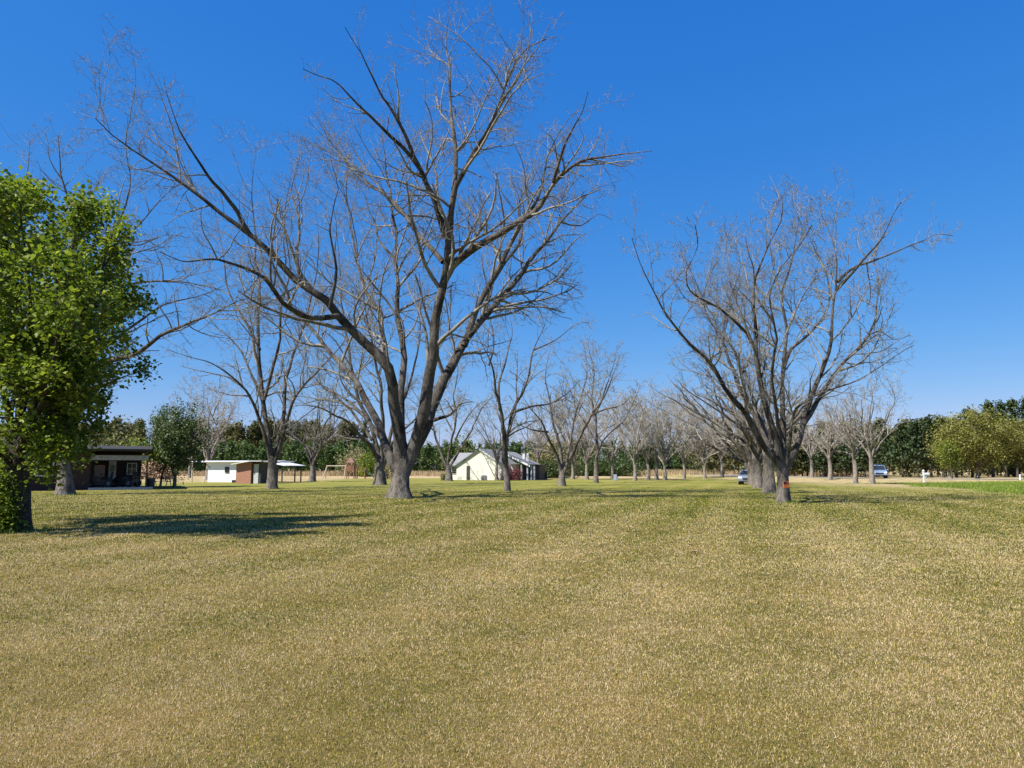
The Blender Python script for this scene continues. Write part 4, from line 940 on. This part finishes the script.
# cream house
Yc = 102.; X = lambda u_: (u_ - CX) / F * Yc
CHs = thing('cream_house', (X(487) - 1.0, Yc, 0), 'cream gabled house with grey roof beyond the pecans', 'house', None, R(-14)); o0 = X(487)
zf = lambda v_: CH + (HZ - v_) / F * Yc
gl, gr_ = X(463) - o0, X(511) - o0; za = zf(449.5); ze = zf(465.5)
MB().prism([(gl, -.1), (gr_, -.1), (gr_, ze), (0, za), (gl, ze)], 'y', 0, 9).build('wall', CREAM, CHs)
def slab(mb, p, q, y0, y1, t): mb.add([(p[0], y0, p[1]), (q[0], y0, q[1]), (q[0], y1, q[1]), (p[0], y1, p[1]), (p[0], y0, p[1] + t), (q[0], y0, q[1] + t), (q[0], y1, q[1] + t), (p[0], y1, p[1] + t)], [(3, 2, 1, 0), (4, 5, 6, 7), (0, 1, 5, 4), (1, 2, 6, 5), (2, 3, 7, 6), (3, 0, 4, 7)])
m_ = (za - ze) / (0 - gl)
mb = MB(); slab(mb, (gl - .35, ze - .35 * m_ + .01), (0, za + .01), -.12, 9.2, .12); slab(mb, (0.002, za + .01), (gr_ + .35, ze - .35 * m_ + .01), -.12, 9.2, .12); mb.build('roof', ROOFG, CHs)
mb = MB(); slab(mb, (gl - .35, ze - .35 * m_ - .12), (0, za - .12), -.17, -.125, .26); mb.build('barge_board', GREEN, CHs)
mb = MB(); slab(mb, (0.002, za - .12), (gr_ + .35, ze - .35 * m_ - .12), -.17, -.125, .26); mb.build('barge_board', TRIM, CHs)
wl = X(452.5) - o0
MB().box(wl, gl - .003, 2.0, 9, -.1, zf(466)).build('wing_wall', CREAM, CHs)
mb = MB(); mb.prism([(1.3, zf(466) + .01), (1.3, zf(466) + .12), (5.5, zf(452)), (9.7, zf(466) + .12), (9.7, zf(466) + .01)], 'x', wl - .3, gl + 1.4); mb.build('wing_roof', ROOFG, CHs)
window(CHs, wl + .15, gl - .2, 1.98, .85, 1.85, TRIM, 4, 3, .04)
d = MB().box(X(473.5) - o0, X(477) - o0, -.04, -.004, 0, 1.95).build('door', plain('dark_door', (.06, .05, .05), .5), CHs)
# right porch gable
g0, g1_ = X(511) - o0 + .004, X(541) - o0; pa = X(513) - o0
MB().box(g0, X(520) - o0, 2.2, 9, -.1, 2.2).build('side_wall', CREAM, CHs)
MB().box(X(520) - o0 + .003, g1_, 4.5, 8.9, -.1, 2.1).build('porch_back_wall', plain('brown_siding', (.12, .09, .08), .9), CHs)
mb = MB(); slab(mb, (X(507) - o0, zf(452)), (X(537) - o0, zf(466)), .8, 9.2, .12); mb.build('porch_roof', ROOFG, CHs)
mb = MB(); slab(mb, (X(507) - o0, zf(452) - .14), (X(537) - o0, zf(466) - .14), .72, .795, .27); mb.build('barge_board', TRIM, CHs)
mb = MB(); mb.box(X(533) - o0, X(542) - o0, .9, 5, 2.02, 2.14); mb.build('carport_roof', ROOFD, CHs)
for u_ in (528, 534, 538, 541): MB().box(X(u_) - o0 - .1, X(u_) - o0 + .1, 1.0, 1.2, 0, 2.0 if u_ > 530 else 2.15).build('post', TRIM if u_ == 528 else plain('blue_grey_post', (.28, .32, .38), .6), CHs)
for u_ in (523.5, 527.5): MB().box(X(u_) - o0 - .16, X(u_) - o0 + .16, 5, 5.4, 2.4, zf(453)).build('chimney', TRIM, CHs)
mb = MB(); mb.box(X(506) - o0, X(549) - o0, 6, 6.6, -.1, 1.05)
tag(mb.build('dark_fence', DARK), 'low dark fence behind the azalea and porch posts', 'fence').location = (X(487), Yc, 0)
p = gnd(485, 479.9); t = thing('air_conditioner', (p[0], Yc - 1.0, 0), 'grey air conditioning unit against the cream gable wall', 'air conditioner')
MB().box(-.4, .4, -.35, .35, 0, .62).build('casing', plain('grey_unit', (.16, .16, .17), .6), t, .03); MB().tube([(0, 0, .625), (0, 0, .66)], .28, 16).build('fan_grille', DARK, t)
t = thing('utility_box', tuple(gnd(469, 479.8) + np.array((0, -.2, 0))), 'thin white frame stand beside the dark door of the cream house', 'frame stand')
mb = MB(); mb.box(-.35, -.31, -.02, .02, 0, .75); mb.box(.31, .35, -.02, .02, 0, .95); mb.box(-.31, .31, -.02, .02, .6, .64); mb.build('frame', DARK, t); t.name = 'frame_stand'
# pale utility cabinet right of centre
p = gnd(615.5, 480.5); t = thing('utility_cabinet', p, 'pale blue utility cabinet standing alone before dark shrubs', 'utility cabinet')
MB().box(-.22, .15, -.2, .2, 0, .80).build('cabinet', plain('pale_blue_paint', (.30, .36, .44), .5), t, .02); MB().box(.17, .36, -.15, .15, 0, .55).build('meter_box', plain('dull_grey', (.3, .3, .3), .5), t, .02)

# ------------------------------------------------------------------ cars
def car(loc, rz, paint, label, suv=True, L=4.7, Wd=1.86, Hh=1.7):
    t = thing('parked_car', loc, label, 'car', None, rz); h = Wd / 2
    # body: stations along x (front +x), lower body
    low = [(-L / 2, .55), (-L / 2, .95), (-L / 2 + .25, 1.02), (L / 2 - 1.15, 1.02), (L / 2 - .25, .86), (L / 2, .66), (L / 2, .32), (-L / 2 + .1, .32)]
    MB().prism(low, 'y', -h, h).build('body', paint, t, .08)
    cab = [(-L / 2 + .12, 1.022), (-L / 2 + .45, Hh - .04), (-L / 2 + .8, Hh), (.35, Hh), (L / 2 - 1.25, 1.022)]
    mb = MB(); n_ = len(cab); inn = .16
    P = [(x, -(h - .05 - (inn if z > 1.2 else 0)), z) for x, z in cab] + [(x, h - .05 - (inn if z > 1.2 else 0), z) for x, z in cab]
    mb.add(P, [tuple(range(n_)), tuple(range(2 * n_ - 1, n_ - 1, -1))] + [((i + 1) % n_, i, i + n_, (i + 1) % n_ + n_) for i in range(n_)]); mb.build('cabin', paint, t, .04)
    g = MB(); x0, z0, x1, z1 = L / 2 - 1.30, 1.07, .45, Hh - .09; o_ = .02
    g.add([(x0 + o_, -h + .14, z0), (x0 + o_, h - .14, z0), (x1 + o_, h - .26, z1), (x1 + o_, -h + .26, z1)], [(0, 1, 2, 3)])
    g.v = [(x + .02, y, z + .012) for x, y, z in g.v]; o = g.build('windscreen', GLASS, t); sm = o.modifiers.new('thickness', 'SOLIDIFY'); sm.thickness = .02
    g = MB(); g.add([(-L / 2 + .15, -h + .18, 1.1), (-L / 2 + .15, h - .18, 1.1), (-L / 2 + .40, h - .28, Hh - .12), (-L / 2 + .40, -h + .28, Hh - .12)], [(3, 2, 1, 0)]); g.v = [(x - .03, y, z) for x, y, z in g.v]
    o = g.build('rear_window', GLASS, t); sm = o.modifiers.new('thickness', 'SOLIDIFY'); sm.thickness = .02
    for s_ in (-1, 1):
        g = MB(); ya, yb = s_ * (h - .04), s_ * (h - .195)
        for (a, b2, c, d_) in ((-L / 2 + .55, -.5, -L / 2 + .75, -.5), (-.42, L / 2 - 1.5, -.42, .30)):
            g.add([(a, ya, 1.08), (b2, ya, 1.08), (d_, yb, Hh - .1), (c, yb, Hh - .1)], [(0, 1, 2, 3)])
        o = g.build('side_window', GLASS, t); sm = o.modifiers.new('thickness', 'SOLIDIFY'); sm.thickness = .02; sm.offset = 0
        MB().box(L / 2 - .16, L / 2 + .012, s_ * h * .58, s_ * h * .93, .64, .80).build('headlight', plain('headlight_glass', (.85, .87, .9), .1), t, .02)
        MB().box(-L / 2 - .012, -L / 2 + .1, s_ * h * .68, s_ * h * .95, .70, .98).build('tail_light', plain('red_lens', (.35, .02, .02), .2), t, .02)
        MB().box(.95, 1.10, s_ * (h + .02), s_ * (h + .2), 1.02, 1.17).build('mirror', paint, t, .02)
        for sx in (-L / 2 + .85, L / 2 - .9):
            o = MB().tube([(sx, s_ * (h - .22), .34), (sx, s_ * (h + .01), .34)], .34, 20).build('wheel', RUB, t)
            MB().tube([(sx, s_ * (h - .05), .34), (sx, s_ * (h + .02), .34)], .21, 16).build('rim', plain('alloy', (.5, .5, .52), .3, 1), o)
    MB().box(L / 2 - .03, L / 2 + .008, -h * .5, h * .5, .48, .70).build('grille', DARK, t); MB().box(L / 2 - .02, L / 2 + .01, -h * .9, h * .9, .33, .42).build('bumper', DARK, t)
    return t
p = px(878, 470, 98.); car((p[0], 98., .345), R(-112), plain('silver_blue_paint', (.28, .38, .52), .25, .4, .03), 'silver-blue car on the road beyond the pale pecans')
p = gnd(748, 484.2); car((p[0] - .45, p[1] - 2, 0), R(-112), plain('silver_paint', (.28, .32, .38), .22, .5, .03), 'grey car parked beside the far end of the pecan row', Hh=1.48)
# mailbox
Ym = 84.; p = px(923.3, 470, Ym); t = thing('mailbox_post', (p[0], Ym, float(hgt(p[0], Ym))), 'white wooden mailbox post with cross arm by the road', 'mailbox')
MB().box(-.08, .08, -.08, .08, -.1, 1.35).build('post', TRIM, t, .01)
mb = MB(); mb.add([(-.11, -.11, 1.35), (.11, -.11, 1.35), (.11, .11, 1.35), (-.11, .11, 1.35), (0, 0, 1.5)], [(0, 1, 4), (1, 2, 4), (2, 3, 4), (3, 0, 4), (3, 2, 1, 0)]); mb.build('post_cap', TRIM, t)
MB().box(-.2, .6, -.05, .05, .82, .92).build('arm', TRIM, t); 
mb = MB(); pr = [(-.09, .925), (.09, .925), (.09, 1.03), (.06, 1.09), (0, 1.115), (-.06, 1.09), (-.09, 1.03)]; mb.prism(pr, 'x', .1, .58); mb.build('mailbox', WHITE, t)
mb = MB(); mb.tube([(.08, 0, .5), (.4, 0, .82)], .03, 6); mb.build('brace', TRIM, t)
p = px(1019.5, 470, 84.); z = float(hgt(p[0], 84.)); t = thing('marker_post', (p[0], 84., z), 'short white marker post on the verge at the right edge', 'marker post')
MB().tube([(0, 0, -.1), (0, 0, .55)], .09, 10).build('post', TRIM, t); MB().tube([(0, 0, .552), (0, 0, .62)], [.11, .06], 10).build('post_cap', TRIM, t)
# orange sign on the right-hand pecan
b_ = gnd(783, 503); c = px(783.5, 484.5, b_[1]); t = thing('trunk_sign', (c[0] - .03, b_[1] - .42, c[2] - .14), 'small orange and black sign nailed to the row\'s front pecan trunk', 'sign', None, R(22))
MB().box(-.17, .17, -.012, .012, 0, .30).build('board', plain('orange_paint', (.85, .20, .03), .5, 0, .1), t)
MB().box(-.16, .02, -.018, -.0125, .17, .28).build('black_panel', DARK, t)
MB().box(.05, .14, -.018, -.0125, .2, .25).build('black_panel', DARK, t)
# longer untrimmed grass round the trunk bases
tx = []; ty_ = []
for o in bpy.data.objects:
    if o.parent is None and o.name.startswith(('pecan_tree', 'leafy_tree')) and o.location.y < 95:
        near_ = 1 if o.location.y < 50 else .5; k_ = int(420 * near_); rr_ = .62 if o.location.y < 50 else .55
        if abs(o.location.x - gnd(783, 503)[0]) < .1: rr_ = .42
        a_ = rng.uniform(0, 6.283, k_); q_ = rr_ * (1 + rng.random(k_) ** 1.6 * .9)
        tx.append(o.location.x + np.cos(a_) * q_); ty_.append(o.location.y + np.sin(a_) * q_)
tx = np.concatenate(tx); ty_ = np.concatenate(ty_)
tag(blades('untrimmed_grass', tx, ty_, rng.uniform(.06, .19, len(tx)), rng.uniform(.006, .012, len(tx)), .5, VERG, rng.random(len(tx))), 'tufts of longer grass left round the tree trunks', 'grass', kind='stuff')
# fallen leaf litter
LF = leaf_mat('fallen_leaf', [(.1, (.14, .07, .03)), (1, (.42, .26, .13))], 0, .8)
for u_, v_, sz, lb in ((694, 553, .17, 'brown curled leaf lying alone on the open lawn right of centre'),):
    V, Q, a = leaf_cloud(np.zeros((1, 3)), 1, .0, sz, np.random.default_rng(52), 2.5)
    V2, Q2, a2 = leaf_cloud(np.array([[.10, .02, 0]]), 1, .0, sz * .7, np.random.default_rng(57), 1.5)
    o = mesh_np('fallen_leaf', np.vstack([V, V2]), np.vstack([Q, Q2 + 4]), LF, attr={'rnd': ('FACE', np.r_[a, a2])}); p = gnd(u_, v_)
    o.location = (p[0], p[1], float(hgt(p[0], p[1])) + .035)
    sm = o.modifiers.new('thickness', 'SOLIDIFY'); sm.thickness = .002; tag(o, lb, 'leaf')
